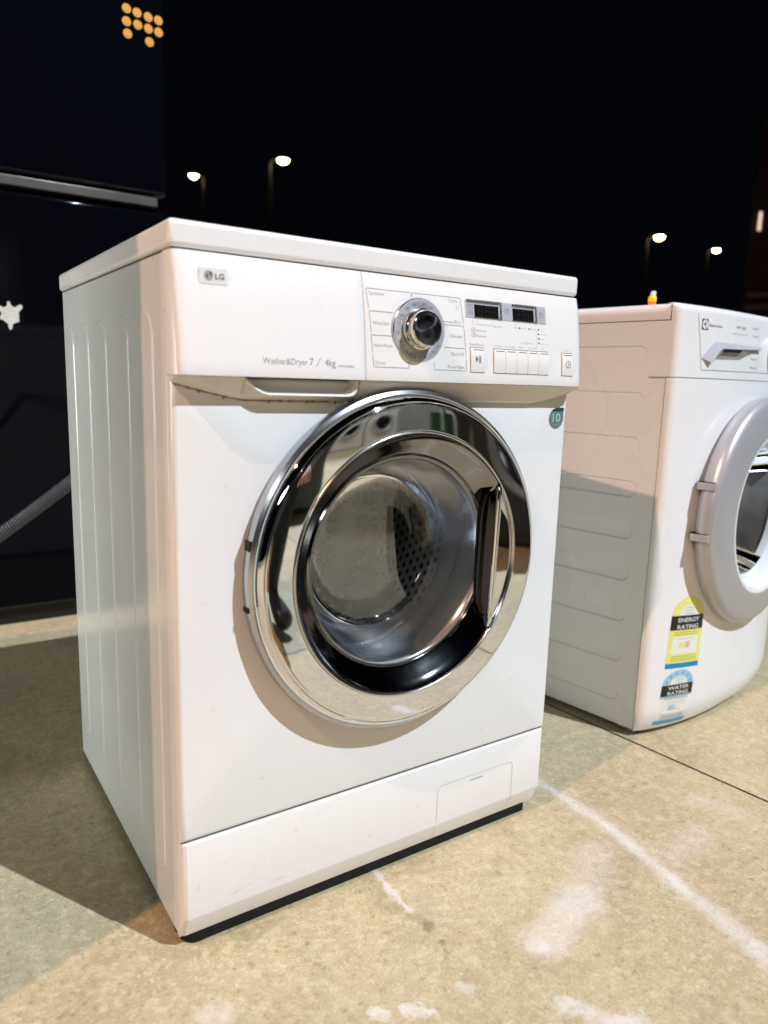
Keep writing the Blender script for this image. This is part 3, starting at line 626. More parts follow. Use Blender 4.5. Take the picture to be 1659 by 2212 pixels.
# glass bowl
bm = bmesh.new(); bowl = [(.1400, -.0060), (.1375, -.0068), (.1345, -.0040), (.1310, .008), (.1265, .026), (.1205, .046), (.1135, .064), (.1070, .0745), (.1020, .0785), (.0970, .0790), (.070, .0794), (.040, .0797), (.0, .0798)]
lathe(bm, bowl[7:], CX, CZ, 128)
def slant(bm):
    for v in bm.verts:
        r = math.hypot(v.co.x-CX, v.co.z-CZ); k = min(1, max(0, (.139-r)/.028)); v.co.y += .085*(v.co.z-CZ)*k
slant(bm); GL = obj('glass_bowl', bm, M['glass'], DR, smooth=80)
bm = bmesh.new(); lathe(bm, bowl[:8], CX, CZ, 128); slant(bm); obj('glass_wall', bm, M['glass_wall'], GL, smooth=80)
bm = bmesh.new(); lathe(bm, [(.1420, .012), (.1345, .030), (.1275, .050), (.1200, .070), (.1130, .086), (.1040, .094), (.070, .097), (0, .099)], CX, CZ, 96); obj('glass_inner_face', bm, M['glass2'], GL, smooth=80)
# rubber gasket and drum behind
bm = bmesh.new(); lathe(bm, [(.152, .030), (.158, .050), (.150, .062), (.156, .074), (.148, .086), (.150, .104), (.160, .112)], CX, CZ, 96); obj('door_gasket', bm, M['rubber'], T, smooth=60)
bm = bmesh.new(); lathe(bm, [(.160, .112), (.200, .116), (.232, .124), (.240, .140), (.240, .400), (.236, .405)], 0, 0, 128)
dd = obj('drum', bm, M['drum'], T, smooth=60); dd.location = (CX, 0, CZ)
bm = bmesh.new(); lathe(bm, [(.2365, .4045), (.232, .418), (.200, .424), (.170, .414), (.120, .430), (.090, .420), (0, .425)], 0, 0, 96); obj('drum_back', bm, M['drum_back'], dd, smooth=60)
for (x0_, z0_, x1_, z1_) in ((.150, .000, .085, -.205), (-.06, .14, -.15, .19)):
    bm = bmesh.new(); tube(bm, [(x0_+(x1_-x0_)*k/10+.012*math.sin(PI*k/10), .400-.030*math.sin(PI*min(1, k/10*1.2)), z0_+(z1_-z0_)*k/10) for k in range(11)], lambda i: .008+.018*math.sin(PI*min(1, .15+i/12)), 14); obj('paddle', bm, mat('pale_paddle', (.78, .79, .76), .35), dd, smooth=70)
for a in (195, 75, 315):
    bm = bmesh.new(); n = 10; rows = []
    for i in range(n+1):
        y = .150+.24*i/n; hh = .060*min(1, 1.15*math.sin(PI*(.10+.80*i/n))); tw = R(a+10*(i/n-.5)); c_ = []
        for (ds_, dr) in ((-.030, .0), (-.020, .35), (-.010, .85), (0, 1), (.010, .85), (.020, .35), (.030, .0)):
            rr = .2385-hh*dr; an = tw+ds_/.2; c_.append(bm.verts.new((CX+rr*math.cos(an), y, CZ+rr*math.sin(an))))
        rows.append(c_)
    for A, B_ in zip(rows, rows[1:]):
        for k in range(6): bm.faces.new((A[k], A[k+1], B_[k+1], B_[k]))
    bm.faces.new(rows[0]); bm.faces.new(rows[-1][::-1])
    p_ = obj('paddle', bm, M['corrug'], dd, smooth=60); p_.location = (-CX, 0, -CZ)
# handle: mirror segment plate with a raised chord bar
bm = bmesh.new(); xc = .1345; rr = .1705; a_ = math.acos(xc/rr); n = 24; F = []; Bk = []
arc = [(CX+rr*math.cos(-a_+2*a_*k/n), CZ+rr*math.sin(-a_+2*a_*k/n)) for k in range(n+1)]
for (x, z) in arc:
    F.append(bm.verts.new((x, -.0290, z))); Bk.append(bm.verts.new((x, -.016, z)))
M1 = []; ztop, zbot = arc[-1][1], arc[0][1]
def bow(z): t = (z-CZ)/(ztop-CZ); return CX+xc+.003*t
for (x, z) in arc: M1.append(bm.verts.new(((x+bow(z))/2, -.0308, z)))
C1 = [bm.verts.new((bow(z), -.0318, z)) for x, z in arc]; C2 = [bm.verts.new((bow(z), -.016, z)) for x, z in arc]
for k in range(n):
    bm.faces.new((F[k], F[k+1], M1[k+1], M1[k])); bm.faces.new((M1[k], M1[k+1], C1[k+1], C1[k])); bm.faces.new((C1[k], C1[k+1], C2[k+1], C2[k])); bm.faces.new((F[k], F[k+1], Bk[k+1], Bk[k]))
H = obj('handle', bm, M['chrome'], DR, smooth=45)
bm = bmesh.new(); pts = []
for k in range(25):
    t = k/24; z = zbot+.004+(ztop-zbot-.008)*t; e = min(t, 1-t); pts.append((bow(z)-.0012, -.0342 if e > .04 else -.0325+(.04-e)*.03, z))
tube(bm, pts, lambda i: .0044 if 1 < i < 23 else (.0036 if i in (1, 23) else .0020), 14); obj('grip_bar', bm, M['chrome'], H, smooth=60)
# finger recess beside the bar
bm = bmesh.new(); x0 = CX+xc-.0240; n = 16; rows = []
zt, zb = CZ+.094, CZ-.090
for k in range(n+1):
    z = zb+(zt-zb)*k/n; e = math.sqrt(max(0.0, 1-abs(2*k/n-1)**5)); e = .12+.88*e; b0 = bow(z)
    rows.append([bm.verts.new(p) for p in ((b0+.001, -.0285, z), (b0-.003*e, -.0225, z), (b0-.012*e, -.0185, z), (b0-(b0-x0-.004)*e, -.0170-(1-e)*.004, z), (b0-(b0-x0)*e, -.0195-(1-e)*.005, z))])
for A, B_ in zip(rows, rows[1:]):
    for k in range(4): bm.faces.new((A[k], A[k+1], B_[k+1], B_[k]))
obj('finger_recess', bm, mat('smoked_chrome', (.055, .055, .062), .14, 1), DR, smooth=60)
# hinge notches on the door's left rim
for zc, hz in ((.505, .0060), (.430, .0030)):
    aa = math.acos(max(-1, min(1, (zc-CZ)/.224))); x = CX-.2243*math.sin(aa)
    bm = bmesh.new(); box(bm, x-.0006, x+.006, -.0150, -.002, zc-hz, zc+hz); obj('hinge', bm, M['black'], DR)
# drain hose hooked out of the back
def bez(P, n):
    out = []
    for i in range(n+1):
        t = i/n; Q = [Vector(p) for p in P]
        while len(Q) > 1: Q = [a.lerp(b_, t) for a, b_ in zip(Q, Q[1:])]
        out.append(Q[0])
    return out
bm = bmesh.new(); pts = bez([(.16, .57, .60), (.10, .72, .56), (.04, .80, .46), (-.10, .80, .35), (-.30, .85, .22), (-.55, .95, .03), (-.9, 1.0, .018)], 420)
tube(bm, pts, lambda i: .0125+.0009*(1 if i % 2 else -1), 16); obj('drain_hose', bm, M['hose'], T, smooth=50)

# ================================================================== second washing machine (curved front, grey door)
TH = .14
E2 = thing('washing_machine', 'white front loader with bowed front, grey door ring and energy stickers', 'washing machine', (.9586, .0821, 0), TH)
def bowf(x, z, extra=0):
    t = min(1, abs((x-.3)/.3)); B_ = .050+(.022-.050)*min(1, max(0, (z-.1)/.75)); zc = max(0, (.06-z)/.06)
    return -B_*(1-t**2.6)-extra + .020*zc**2
bm = bmesh.new(); open_box(bm, .0055, .598, .014, .560, .014, .8185)
def pressed_sheet(bm, x, y0, y1, z0, z1, slots, depth, slope):
    """side sheet with pressed-in slots: outline minus slot loops, then sloped walls and slot floors"""
    def loop(pts, xx): return [bm.verts.new((xx, p[0], p[1])) for p in pts]
    def edges(v): return [bm.edges.new((v[i], v[(i+1) % len(v)])) for i in range(len(v))]
    E_ = edges(loop([(y0, z0), (y1, z0), (y1, z1), (y0, z1)], x)); LL = []
    for c0, c1, r in slots:
        o = loop(stadium(c0, c1, 0, r), x); E_ += edges(o); sl_ = slope
        LL.append((o, loop(stadium((c0[0]+sl_, c0[1]+sl_), (c1[0]-sl_, c1[1]-sl_), 0, r-sl_), x+depth)))
    bmesh.ops.triangle_fill(bm, use_beauty=True, use_dissolve=False, edges=E_)
    for o, i_ in LL:
        for k in range(len(o)): bm.faces.new((o[k], o[(k+1) % len(o)], i_[(k+1) % len(o)], i_[k]))
        bm.faces.new(i_)
pressed_sheet(bm, .002, .014, .560, .014, .8185, [((.055, z1-.034), (.52, z1), .0169) for z1 in (.774, .687, .601, .516, .432, .347, .262, .177, .094)], .0024, .0026)
obj('cabinet', bm, M['enamel2'], E2, smooth=9)
# lid with rounded side edges
bm = bmesh.new(); prof = [(0, .820), (0, .832), (.003, .841), (.009, .8475), (.018, .850), (.582, .850), (.591, .8475), (.597, .841), (.600, .832), (.600, .820)]
A = [bm.verts.new((x, .017, z)) for x, z in prof]; B_ = [bm.verts.new((x, .570, z)) for x, z in prof]
for k in range(len(prof)): j = (k+1) % len(prof); bm.faces.new((A[k], A[j], B_[j], B_[k]))
bm.faces.new(A); bm.faces.new(B_); obj('lid', bm, M['enamel2'], E2, smooth=50)
bm = bmesh.new(); box(bm, .003, .597, .0135, .565, .8178, .8205); obj('lid_seam', bm, M['seam'], E2)
bm = bmesh.new(); box(bm, .0006, .0030, .0140, .0158, .014, .7168); box(bm, .0006, .0030, .0140, .0155, .820, .8202); obj('side_seam', bm, M['seam'], E2)
DC = (.320, .442); DRr = .243
def front_grid(bm, z0, z1, hole=None, extra=0, nx=72, nz=64, top=False):
    xs = [0, .0008, .003, .007, .012]+[.012+(.576)*k/nx for k in range(1, nx)]+[.588, .593, .597, .5992, .6]
    def edge(x): e = min(x, .6-x); return 0 if e >= .012 else .012-math.sqrt(max(0, .012**2-(.012-e)**2))
    G = []
    for k in range(nz+1):
        z = z0+(z1-z0)*k/nz; row = []
        for x in xs:
            y = min(bowf(x, z, extra)+edge(x), .0145)
            if top and z > z1-.012: q = z-(z1-.012); y += .012-math.sqrt(max(0, .012**2-q*q))
            row.append(bm.verts.new((x, y, z)))
        G.append(row)
    for k in range(nz):
        for i in range(len(xs)-1):
            c = ((xs[i]+xs[i+1])/2-DC[0], (z0+(z1-z0)*(k+.5)/nz)-DC[1])
            if hole and math.hypot(*c) < hole: continue
            bm.faces.new((G[k][i], G[k][i+1], G[k+1][i+1], G[k+1][i]))
    for side in (0, -1):       # returns to the cabinet
        c = [bm.verts.new((G[k][side].co.x, .0145, G[k][side].co.z)) for k in range(nz+1)]
        for k in range(nz): bm.faces.new((G[k][side], G[k+1][side], c[k+1], c[k]))
    for rw in (0, -1):
        c = [bm.verts.new((v.co.x, .05 if rw == 0 else .0185, v.co.z)) for v in G[rw]]
        for i in range(len(c)-1): bm.faces.new((G[rw][i], G[rw][i+1], c[i+1], c[i]))
bm = bmesh.new(); front_grid(bm, .012, .7150, hole=.190); obj('front_panel', bm, M['enamel2'], E2, smooth=40)
bm = bmesh.new(); front_grid(bm, .7168, .8500, nz=40, top=True); CP2 = obj('control_panel', bm, M['enamel2'], E2, smooth=40)
bm = bmesh.new(); front_grid(bm, .7148, .7170, nz=1, extra=-.0008); obj('panel_seam', bm, mat('grime_seam', (.25, .20, .14), .8), E2)
bs = lambda x, z: bowf(x, z)-.0004
# drawer outline, pocket, print
bm = bmesh.new()
ink_line(bm, [(.053, .834), (.066, .780), (.0745, .7335), (.0765, .7315), (.210, .7325), (.330, .7328), (.560, .733)], .0011, bs, 0, 10); ink_line(bm, [(.298, .834), (.300, .7330)], .0007, bs, 1, 8)
obj('drawer_seam', bm, [M['ink_light'], mat('pale_seam', (.55, .56, .56), .6)], CP2, smooth=0)
bm = bmesh.new()
fr = [(.049, .756), (.066, .757), (.095, .778), (.110, .7845), (.298, .7850), (.298, .7760), (.118, .7725), (.100, .7600), (.090, .7555), (.072, .744), (.050, .742)]
outer = [(.073, .754), (.110, .7820), (.119, .7855), (.190, .7858), (.303, .7852)]; inn_ = [(.098, .745), (.124, .7705), (.132, .7735), (.190, .7748), (.303, .7795)]
for k in range(4):
    for (P, Q, o1, o2) in ((outer, inn_, -.0002, -.0075),):
        v = [bm.verts.new((p[0], bowf(*p)+o, p[1])) for p, o in ((P[k], o1), (P[k+1], o1), (Q[k+1], o2), (Q[k], o2))]; bm.faces.new(v)
obj('drawer_lip', bm, M['silver_light'], CP2, smooth=60)
bm = bmesh.new(); up_ = [(.108, .7550), (.124, .7705), (.132, .7735), (.190, .7748), (.303, .7795)]; lo_ = [(.108, .7545), (.122, .7540), (.142, .7535), (.210, .7555), (.301, .7785)]
for k in range(4):
    v = [bm.verts.new((p[0], bowf(*p)+o, p[1])) for p, o in ((up_[k], -.007), (up_[k+1], -.007), (lo_[k+1], -.0006), (lo_[k], -.0006))]; bm.faces.new(v)
obj('drawer_pocket', bm, mat('pocket_grey', (.36, .37, .35), .6), CP2, smooth=60)
bm = bmesh.new(); v = [bm.verts.new((p[0], bowf(*p)-.0085, p[1])) for p in ((.127, .7665), (.134, .7722), (.205, .7740), (.200, .7685))]; bm.faces.new(v); obj('drawer_slot', bm, M['black'], CP2, smooth=0)
bm = bmesh.new()
ink_poly(bm, [(.067, .8055), (.087, .8055), (.087, .8255), (.067, .8255)], bs, 0)
b2 = lambda x, z: bowf(x, z)-.0007; b3 = lambda x, z: bowf(x, z)-.0010
ink_poly(bm, circ(.077, .8155, .0088, 28), b2, 2); ink_poly(bm, [(.0698, .8150), (.0775, .8190), (.0775, .8240), (.0792, .8200), (.0792, .8100), (.0775, .8075), (.0775, .8140)], b3, 0)
put_text(bm, 'Electrolux', .091, .137, .8125, .0058, bs, 1, 0)
put_text(bm, 'EWF 10831', .192, .232, .8150, .0052, bs, 1, 0); put_text(bm, 'washing machine 8 kg', .176, .240, .8040, .0030, bs, 1, -.01)
for k, (s, z) in enumerate((('Cottons 90°', .818), ('Cotton 60°', .803), ('Eco', .781), ('Mix 40°', .757), ('Wool', .740))): put_text(bm, s, .262+.004*(k % 2), .292, z, .0042, bs, 1, 0)
obj('panel_print', bm, [M['ink'], M['ink_light'], M['enamel2']], CP2, smooth=0)
# selector dial past the drawer
bm = bmesh.new(); yk = bowf(.385, .78); lathe(bm, [(.036, yk+.004), (.036, yk-.012), (.033, yk-.018), (.012, yk-.020), (0, yk-.020)], .385, .776, 48); obj('dial', bm, M['silver_light'], CP2)
for k in range(4):
    xk = .455+k*.032; bm = bmesh.new(); prism(bm, stadium((xk, .768), (xk+.022, .782), 0, .005, 4), bowf(xk, .775)-.004, bowf(xk, .775)+.004); obj('option_button', bm, M['silver_light'], CP2, bevel=.001)
# door
yb = -.030
bm = bmesh.new(); lathe(bm, [(.180, yb+.020), (.226, yb+.004), (.2385, yb-.004), (.2430, yb-.016), (.2415, yb-.030), (.2350, yb-.037), (.226, yb-.0395), (.180, yb-.050), (.172, yb-.050)], DC[0], DC[1], 128)
D2 = obj('door', bm, M['silver_door'], E2, smooth=50)
bm = bmesh.new(); lathe(bm, [(.174, yb-.049), (.166, yb-.050), (.158, yb-.044), (.148, yb-.024), (.140, yb-.006), (.136, yb+.004)], DC[0], DC[1], 96); obj('inner_ring', bm, M['enamel2'], D2, smooth=60)
bm = bmesh.new(); lathe(bm, [(.1390, yb-.010), (.1345, yb+.010), (.125, yb+.045), (.112, yb+.085), (.100, yb+.100), (.060, yb+.106), (0, yb+.108)], DC[0], DC[1], 96); obj('glass_bowl', bm, M['glass'], D2, smooth=80)
for zc in (.512, .412):
    dx = math.sqrt(max(0, .2405**2-(zc-DC[1])**2)); x = DC[0]-dx
    bm = bmesh.new(); box(bm, x-.004, x+.012, yb-.029, yb+.006, zc-.0085, zc+.0085); box(bm, x-.0075, x+.006, yb-.032, yb+.004, zc-.0070, zc+.0070, 1); obj('hinge', bm, [M['black'], M['silver_door']], D2, bevel=.0008)
bm = bmesh.new(); lathe(bm, [(.190, .0), (.180, .03), (.155, .05), (.155, .10), (.165, .11)], DC[0], DC[1], 64); obj('door_gasket', bm, M['rubber'], E2, smooth=60)
bm = bmesh.new(); lathe(bm, [(.160, .112), (.200, .116), (.232, .124), (.240, .140), (.240, .400), (.200, .430), (0, .440)], 0, 0, 96); o = obj('drum', bm, M['drum'], E2, smooth=60); o.location = (DC[0], 0, DC[1])
# rating stickers
def quadmap(TL, TR, BL, BR):
    def f(u, v):
        a = (TL[0]+(TR[0]-TL[0])*u, TL[1]+(TR[1]-TL[1])*u); b_ = (BL[0]+(BR[0]-BL[0])*u, BL[1]+(BR[1]-BL[1])*u)
        return (a[0]+(b_[0]-a[0])*v, a[1]+(b_[1]-a[1])*v)
    return f
def sticker(name, x0, x1, zt, zb, cols, words, tilt):
    """arch + black band + body, in sticker coords u right, v down"""
    W_ = x1-x0; Hh = zt-zb
    def mp(u, v): return (x0+u*W_-.010*v, zt-v*Hh+tilt*u)
    bm = bmesh.new()
    def sl(k): return lambda x, z: bowf(x, z)-.0003-.0002*k
    def quad(u0, u1, v0, v1, k, mi, n=6):
        for i in range(n):
            a, b_ = u0+(u1-u0)*i/n, u0+(u1-u0)*(i+1)/n; ink_poly(bm, [mp(a, v0), mp(b_, v0), mp(b_, v1), mp(a, v1)], sl(k), mi)
    n = 20; vb = .27
    def arch(k, mi, ra, rb):      # ring segment
        for i in range(n):
            t0, t1 = PI*i/n, PI*(i+1)/n
            ink_poly(bm, [mp(.5-ra*math.cos(t0), vb-ra*math.sin(t0)*.52), mp(.5-ra*math.cos(t1), vb-ra*math.sin(t1)*.52), mp(.5-rb*math.cos(t1), vb-rb*math.sin(t1)*.52), mp(.5-rb*math.cos(t0), vb-rb*math.sin(t0)*.52)], sl(k), mi)
    arch(0, 0, .5, .28); arch(0, 3, .28, .001)
    for i in range(6):
        t = PI*(i+.5)/6; c = mp(.5-.39*math.cos(t), vb-.39*math.sin(t)*.52); r1 = W_*.055
        ink_poly(bm, [(c[0]+(r1 if q % 2 == 0 else r1*.45)*math.sin(2*PI*q/10), c[1]+(r1 if q % 2 == 0 else r1*.45)*math.cos(2*PI*q/10)) for q in range(10)], sl(2), 4)
    quad(0, 1, vb, .47, 1, 1); quad(0, 1, .47, .93, 1, 0); quad(0, 1, .93, 1, 1, 2); quad(.10, .88, .56, .80, 2, 3)
    for wi, wd_ in enumerate(words):
        a = mp(.20, vb+.09+.095*wi); b_ = mp(.86, vb+.09+.095*wi)
        put_text(bm, wd_, a[0], b_[0], (a[1]+b_[1])/2, .0085 if Hh > .12 else .0075, sl(2), 3, .01, rot=math.atan2(tilt, W_))
    for v_ in (.50, .53, .835, .865, .895): ink_line(bm, [mp(.12, v_), mp(.88, v_)], .0006, sl(3), 1, 5)
    for v_ in (.16, .20, .24): ink_line(bm, [mp(.38, v_), mp(.64, v_)], .0007, sl(3), 5, 2)
    ink_line(bm, [mp(.25, .59), mp(.75, .59)], .0007, sl(3), 5, 3)
    quad(.30, .46, .64, .72, 3, 0, 1); quad(.50, .64, .63, .72, 3, 6, 1)
    return obj(name, bm, cols, E2, smooth=0)
white = mat('label_white', (.74, .75, .72), .5); blk = mat('label_black', (.010, .012, .014), .5); grey = mat('label_grey', (.40, .41, .40), .5); org = mat('label_peach', (.75, .45, .34), .5)
sticker('energy_sticker', .055, .150, .292, .143, [mat('label_yellow', (.76, .73, .18), .5), blk, mat('label_blue', (.01, .22, .48), .5), white, mat('pale_yellow', (.78, .76, .42), .5), grey, org], ['RATING', 'ENERGY'][::-1], -.007)
sticker('water_sticker', .045, .132, .139, .022, [mat('label_pale_blue', (.33, .55, .70), .5), blk, mat('label_blue2', (.08, .33, .58), .5), white, mat('star_blue', (.12, .38, .64), .5), grey, white], ['WATER', 'RATING'], -.004)
bm = bmesh.new(); box(bm, .02, .58, .012, .55, .004, .016); obj('base_frame', bm, M['black'], E2)
for fx, fy in ((.04, .05), (.56, .05), (.04, .52), (.56, .52)):
    bm = bmesh.new(); lathe(bm, [(0, 0), (.022, 0), (.022, .006), (.012, .010), (.012, .018)], fx, 0, 20, axis='z', cy=fy); obj('foot', bm, M['black'], E2)

# small bottle standing on the second machine
bx_, by_ = 1.020, .190
BT = thing('glue_bottle', 'tiny orange bottle with yellow collar and clear cap on the second washing machine', 'bottle', (bx_, by_, .8505)); BT.scale = (.58, .58, .50)
bm = bmesh.new(); lathe(bm, [(0, 0), (.0125, 0), (.0135, .002), (.0135, .020), (.0128, .026), (0, .026)], 0, 0, 24, axis='z'); obj('bottle_body', bm, mat('orange_plastic', (.95, .20, .01), .4), BT)
bm = bmesh.new(); lathe(bm, [(.0128, .024), (.0142, .030), (.0140, .040), (.0115, .045), (0, .045)], 0, 0, 24, axis='z'); obj('collar', bm, mat('yellow_plastic', (.95, .60, .01), .4), BT)
bm = bmesh.new(); lathe(bm, [(.0095, 0), (.0098, .012), (.0085, .020), (.005, .023), (0, .024)], 0, 0, 24, axis='z'); cpo = obj('cap', bm, mat('clear_cap', (.55, .62, .72), .15), BT); cpo.location = (0, 0, .043); cpo.rotation_euler = (0, R(14), 0)

# ================================================================== navy fridge behind on the left
F = thing('fridge', 'tall navy gloss fridge behind the left washing machine, with smiley stickers', 'fridge', (-.36, 1.392, 0))
bm = bmesh.new(); box(bm, .004, .800, .062, .72, .045, 1.80); obj('fridge_body', bm, M['navy'], F, bevel=.006)
bm = bmesh.new(); box(bm, .01, .79, .03, .70, .0, .050); obj('plinth', bm, M['navy2'], F, bevel=.004)
bm = bmesh.new(); box(bm, 0, .805, 0, .058, .050, 1.138); obj('lower_door', bm, M['navy'], F, bevel=.010, seg=3)
bm = bmesh.new(); box(bm, 0, .805, 0, .058, 1.182, 1.80); obj('upper_door', bm, M['navy'], F, bevel=.010, seg=3)
bm = bmesh.new(); box(bm, .0, .776, -.006, .030, 1.150, 1.174); obj('handle_strip', bm, M['strip'], F, bevel=.002)
# smiley stickers
yS = 1.392-.0008
pos = [(.348, 1.634, 'first', 'top'), (.375, 1.631, 'second', 'top'), (.404, 1.628, 'third', 'top'), (.431, 1.627, 'last', 'top'), (.347, 1.603, 'first', 'middle'), (.376, 1.602, 'second', 'middle'), (.404, 1.600, 'third', 'middle'), (.431, 1.598, 'last', 'middle'), (.349, 1.574, 'left', 'bottom'), (.406, 1.568, 'right', 'bottom')]
for x, z, o_, r_ in pos:
    S = thing('smiley_sticker', f'round yellow face sticker, {o_} of the {r_} row on the fridge door', 'sticker', (x, yS, z), group='smiley stickers on the navy fridge')
    bm = bmesh.new(); lathe(bm, [(0, -.0004), (.0112, -.0004), (.0115, .0004)], 0, 0, 28); obj('sticker_disc', bm, M['smile'], S, smooth=0)
    bm = bmesh.new(); q_ = lambda a, b_: -.0007
    ink_poly(bm, circ(-.0035, .0030, .0013, 8, .0020), q_); ink_poly(bm, circ(.0035, .0030, .0013, 8, .0020), q_)
    ink_line(bm, [(.0065*math.cos(R(a)), .0065*math.sin(R(a))) for a in range(200, 341, 14)], .0013, q_, 0, 1); obj('face_print', bm, M['smile2'], S, smooth=0)
bm = bmesh.new(); n = 72; pts = []
lobes = [(95, .030, 10), (38, .036, 13), (150, .034, 13), (200, .026, 12), (268, .033, 11), (-35, .024, 12)]
for k in range(n):
    a = 360*k/n; r = .0205
    for la, lr, wd_ in lobes:
        d = (a-la+180) % 360-180; r = max(r, .0205+(lr-.0205)*math.exp(-(d/wd_)**4))
    pts.append((.031+r*math.cos(R(a)), .833+r*1.12*math.sin(R(a))))
prism(bm, pts, yS-.0006, yS+.0006); tag(obj('turtle_sticker', bm, M['sticker'], smooth=0), 'small white turtle-shaped sticker on the lower fridge door', 'sticker')
# ------------------------------------------------ tall grey fridge left of the camera (throws the shade on the first machine's side)
G = thing('fridge', 'tall plain dark grey fridge left of the nearest washing machine', 'fridge', (-1.50, -.140, 0))
bm = bmesh.new(); box(bm, 0, .74, .066, .60, .03, 1.78); obj('fridge_body', bm, M['grey_app'], G, bevel=.006)
bm = bmesh.new(); box(bm, 0, .74, 0, .062, .06, 1.20); obj('lower_door', bm, M['grey_app'], G, bevel=.008)
bm = bmesh.new(); box(bm, 0, .74, 0, .062, 1.21, 1.78); obj('upper_door', bm, M['grey_app'], G, bevel=.008)
bm = bmesh.new(); box(bm, .02, .72, .05, .58, 0, .05); obj('plinth', bm, M['navy2'], G)
for z0, z1 in ((.75, 1.12), (1.28, 1.55)):
    bm = bmesh.new(); tube(bm, [(.06, .0, z0), (.06, -.035, z0+.015), (.06, -.035, z1-.015), (.06, .0, z1)], .008, 10); obj('handle', bm, M['strip'], G)

# ================================================================== street lamps
def lamp(px, py_, H_, head_dir, label, arm=.9, size=1.0):
    t = thing('street_lamp', label, 'street lamp', (px, py_, -.06), head_dir, group='street lamps across the yard')
    bm = bmesh.new(); tube(bm, [(0, 0, H_*k/8) for k in range(9)], lambda i: .11-.055*i/8, 12); lathe(bm, [(0, 0), (.2, 0), (.2, .25), (.13, .3)], 0, 0, 12, axis='z'); obj('pole', bm, M['pole'], t)
    bm = bmesh.new(); tube(bm, [(0, 0, H_-.03), (arm*.5, 0, H_+.10), (arm, 0, H_+.14)], .04, 10); obj('arm', bm, M['pole'], t)
    bm = bmesh.new(); prism(bm, [(arm-.1, -.16), (arm+.62*size, -.19), (arm+.70*size, 0), (arm+.62*size, .19), (arm-.1, .16)], H_+.10, H_+.20, plane='xy'); hd = obj('lamp_head', bm, M['pole'], t, bevel=.03)
    bm = bmesh.new()
    for k in range(7): pass
    lathe(bm, [(.30*size, .0), (.27*size, -.09*size), (.18*size, -.16*size), (.08*size, -.19*size), (0, -.20*size)], 0, 0, 20, axis='z'); g = obj('lamp_glass', bm, M['lamp_glow'], hd); g.location = (arm+.26*size, 0, H_+.10); return t
def at(dx, dy, dist):
    l = math.hypot(dx, dy); return CAM.x+dx/l*dist, CAM.y+dy/l*dist
def lamp_at(mx, my, z15, dist, hd, label, arm=.3, size=.6):
    x, y = at(mx-CAM.x, my-CAM.y, dist); H_ = CAM.z+(z15-CAM.z)*dist/15+.06
    k = arm+.26*size; lamp(x-k*math.cos(hd), y-k*math.sin(hd), H_, hd, label, arm=arm, size=size)
lamp_at(6.30, 12.73, 4.69, 27, R(-30), 'tall street lamp on a visible grey pole, right of the fridge')
lamp_at(4.78, 13.36, 4.30, 36, R(150), 'street lamp closest to the fridge, its pole lost in the dark')
lamp_at(11.72, 8.27, 3.39, 32, R(-40), 'street lamp on a pole above the gap between the two washing machines')
lamp_at(12.29, 7.47, 3.14, 46, R(-40), 'small far street lamp above the second washing machine')

# ================================================================== dark shop building far right
SB = thing('shop_building', 'dark red and navy building at the right edge of the night scene', 'building', (16.85, 9.62, -.06), R(-58.5))
bm = bmesh.new(); box(bm, 0, 12, 0, 6, 0, 7.0); obj('wall', bm, mat('dark_red_render', (.035, .008, .008), .8, noise=.3, nscale=1.5), SB)
bm = bmesh.new(); box(bm, -.05, 12.2, -.05, 6.2, 7.0, 7.3); obj('roof', bm, M['navy2'], SB)
bm = bmesh.new()
for k in range(9): box(bm, .05, 3.2, -.06, 0, .7+.28*k, .82+.28*k)
obj('shutter', bm, mat('blue_grey_slats', (.03, .035, .05), .5), SB)
bm = bmesh.new(); box(bm, .13, .19, -.10, 0, 4.45, 4.85); obj('wall_light', bm, mat('pink_glow', (1, .8, .7), .5, emit=(1, .72, .6), estr=1.1), SB)

# ================================================================== what stands behind the camera (seen in the chrome)
# warehouse wall with ribbed cladding
WB = thing('warehouse', 'white ribbed steel warehouse behind the photographer', 'building', (-4, -9.3, 0))
bm = bmesh.new(); pts = []
x = 0
while x < 19: pts += [(x, 0), (x+.10, 0), (x+.13, -.03), (x+.21, -.03)]; x += .24
A = [bm.verts.new((p[0], p[1], 0)) for p in pts]; B_ = [bm.verts.new((p[0], p[1], 2.6)) for p in pts]
for k in range(len(pts)-1): bm.faces.new((A[k], A[k+1], B_[k+1], B_[k]))
obj('wall', bm, M['corrug'], WB, smooth=0)
bm = bmesh.new(); box(bm, -.2, 19.4, -5, .25, 2.6, 2.8); obj('roof', bm, M['navy2'], WB)
bm = bmesh.new(); box(bm, 12.4, 15.6, .01, .06, 0, 2.4); obj('roller_door', bm, mat('grey_roller', (.13, .13, .14), .5), WB)
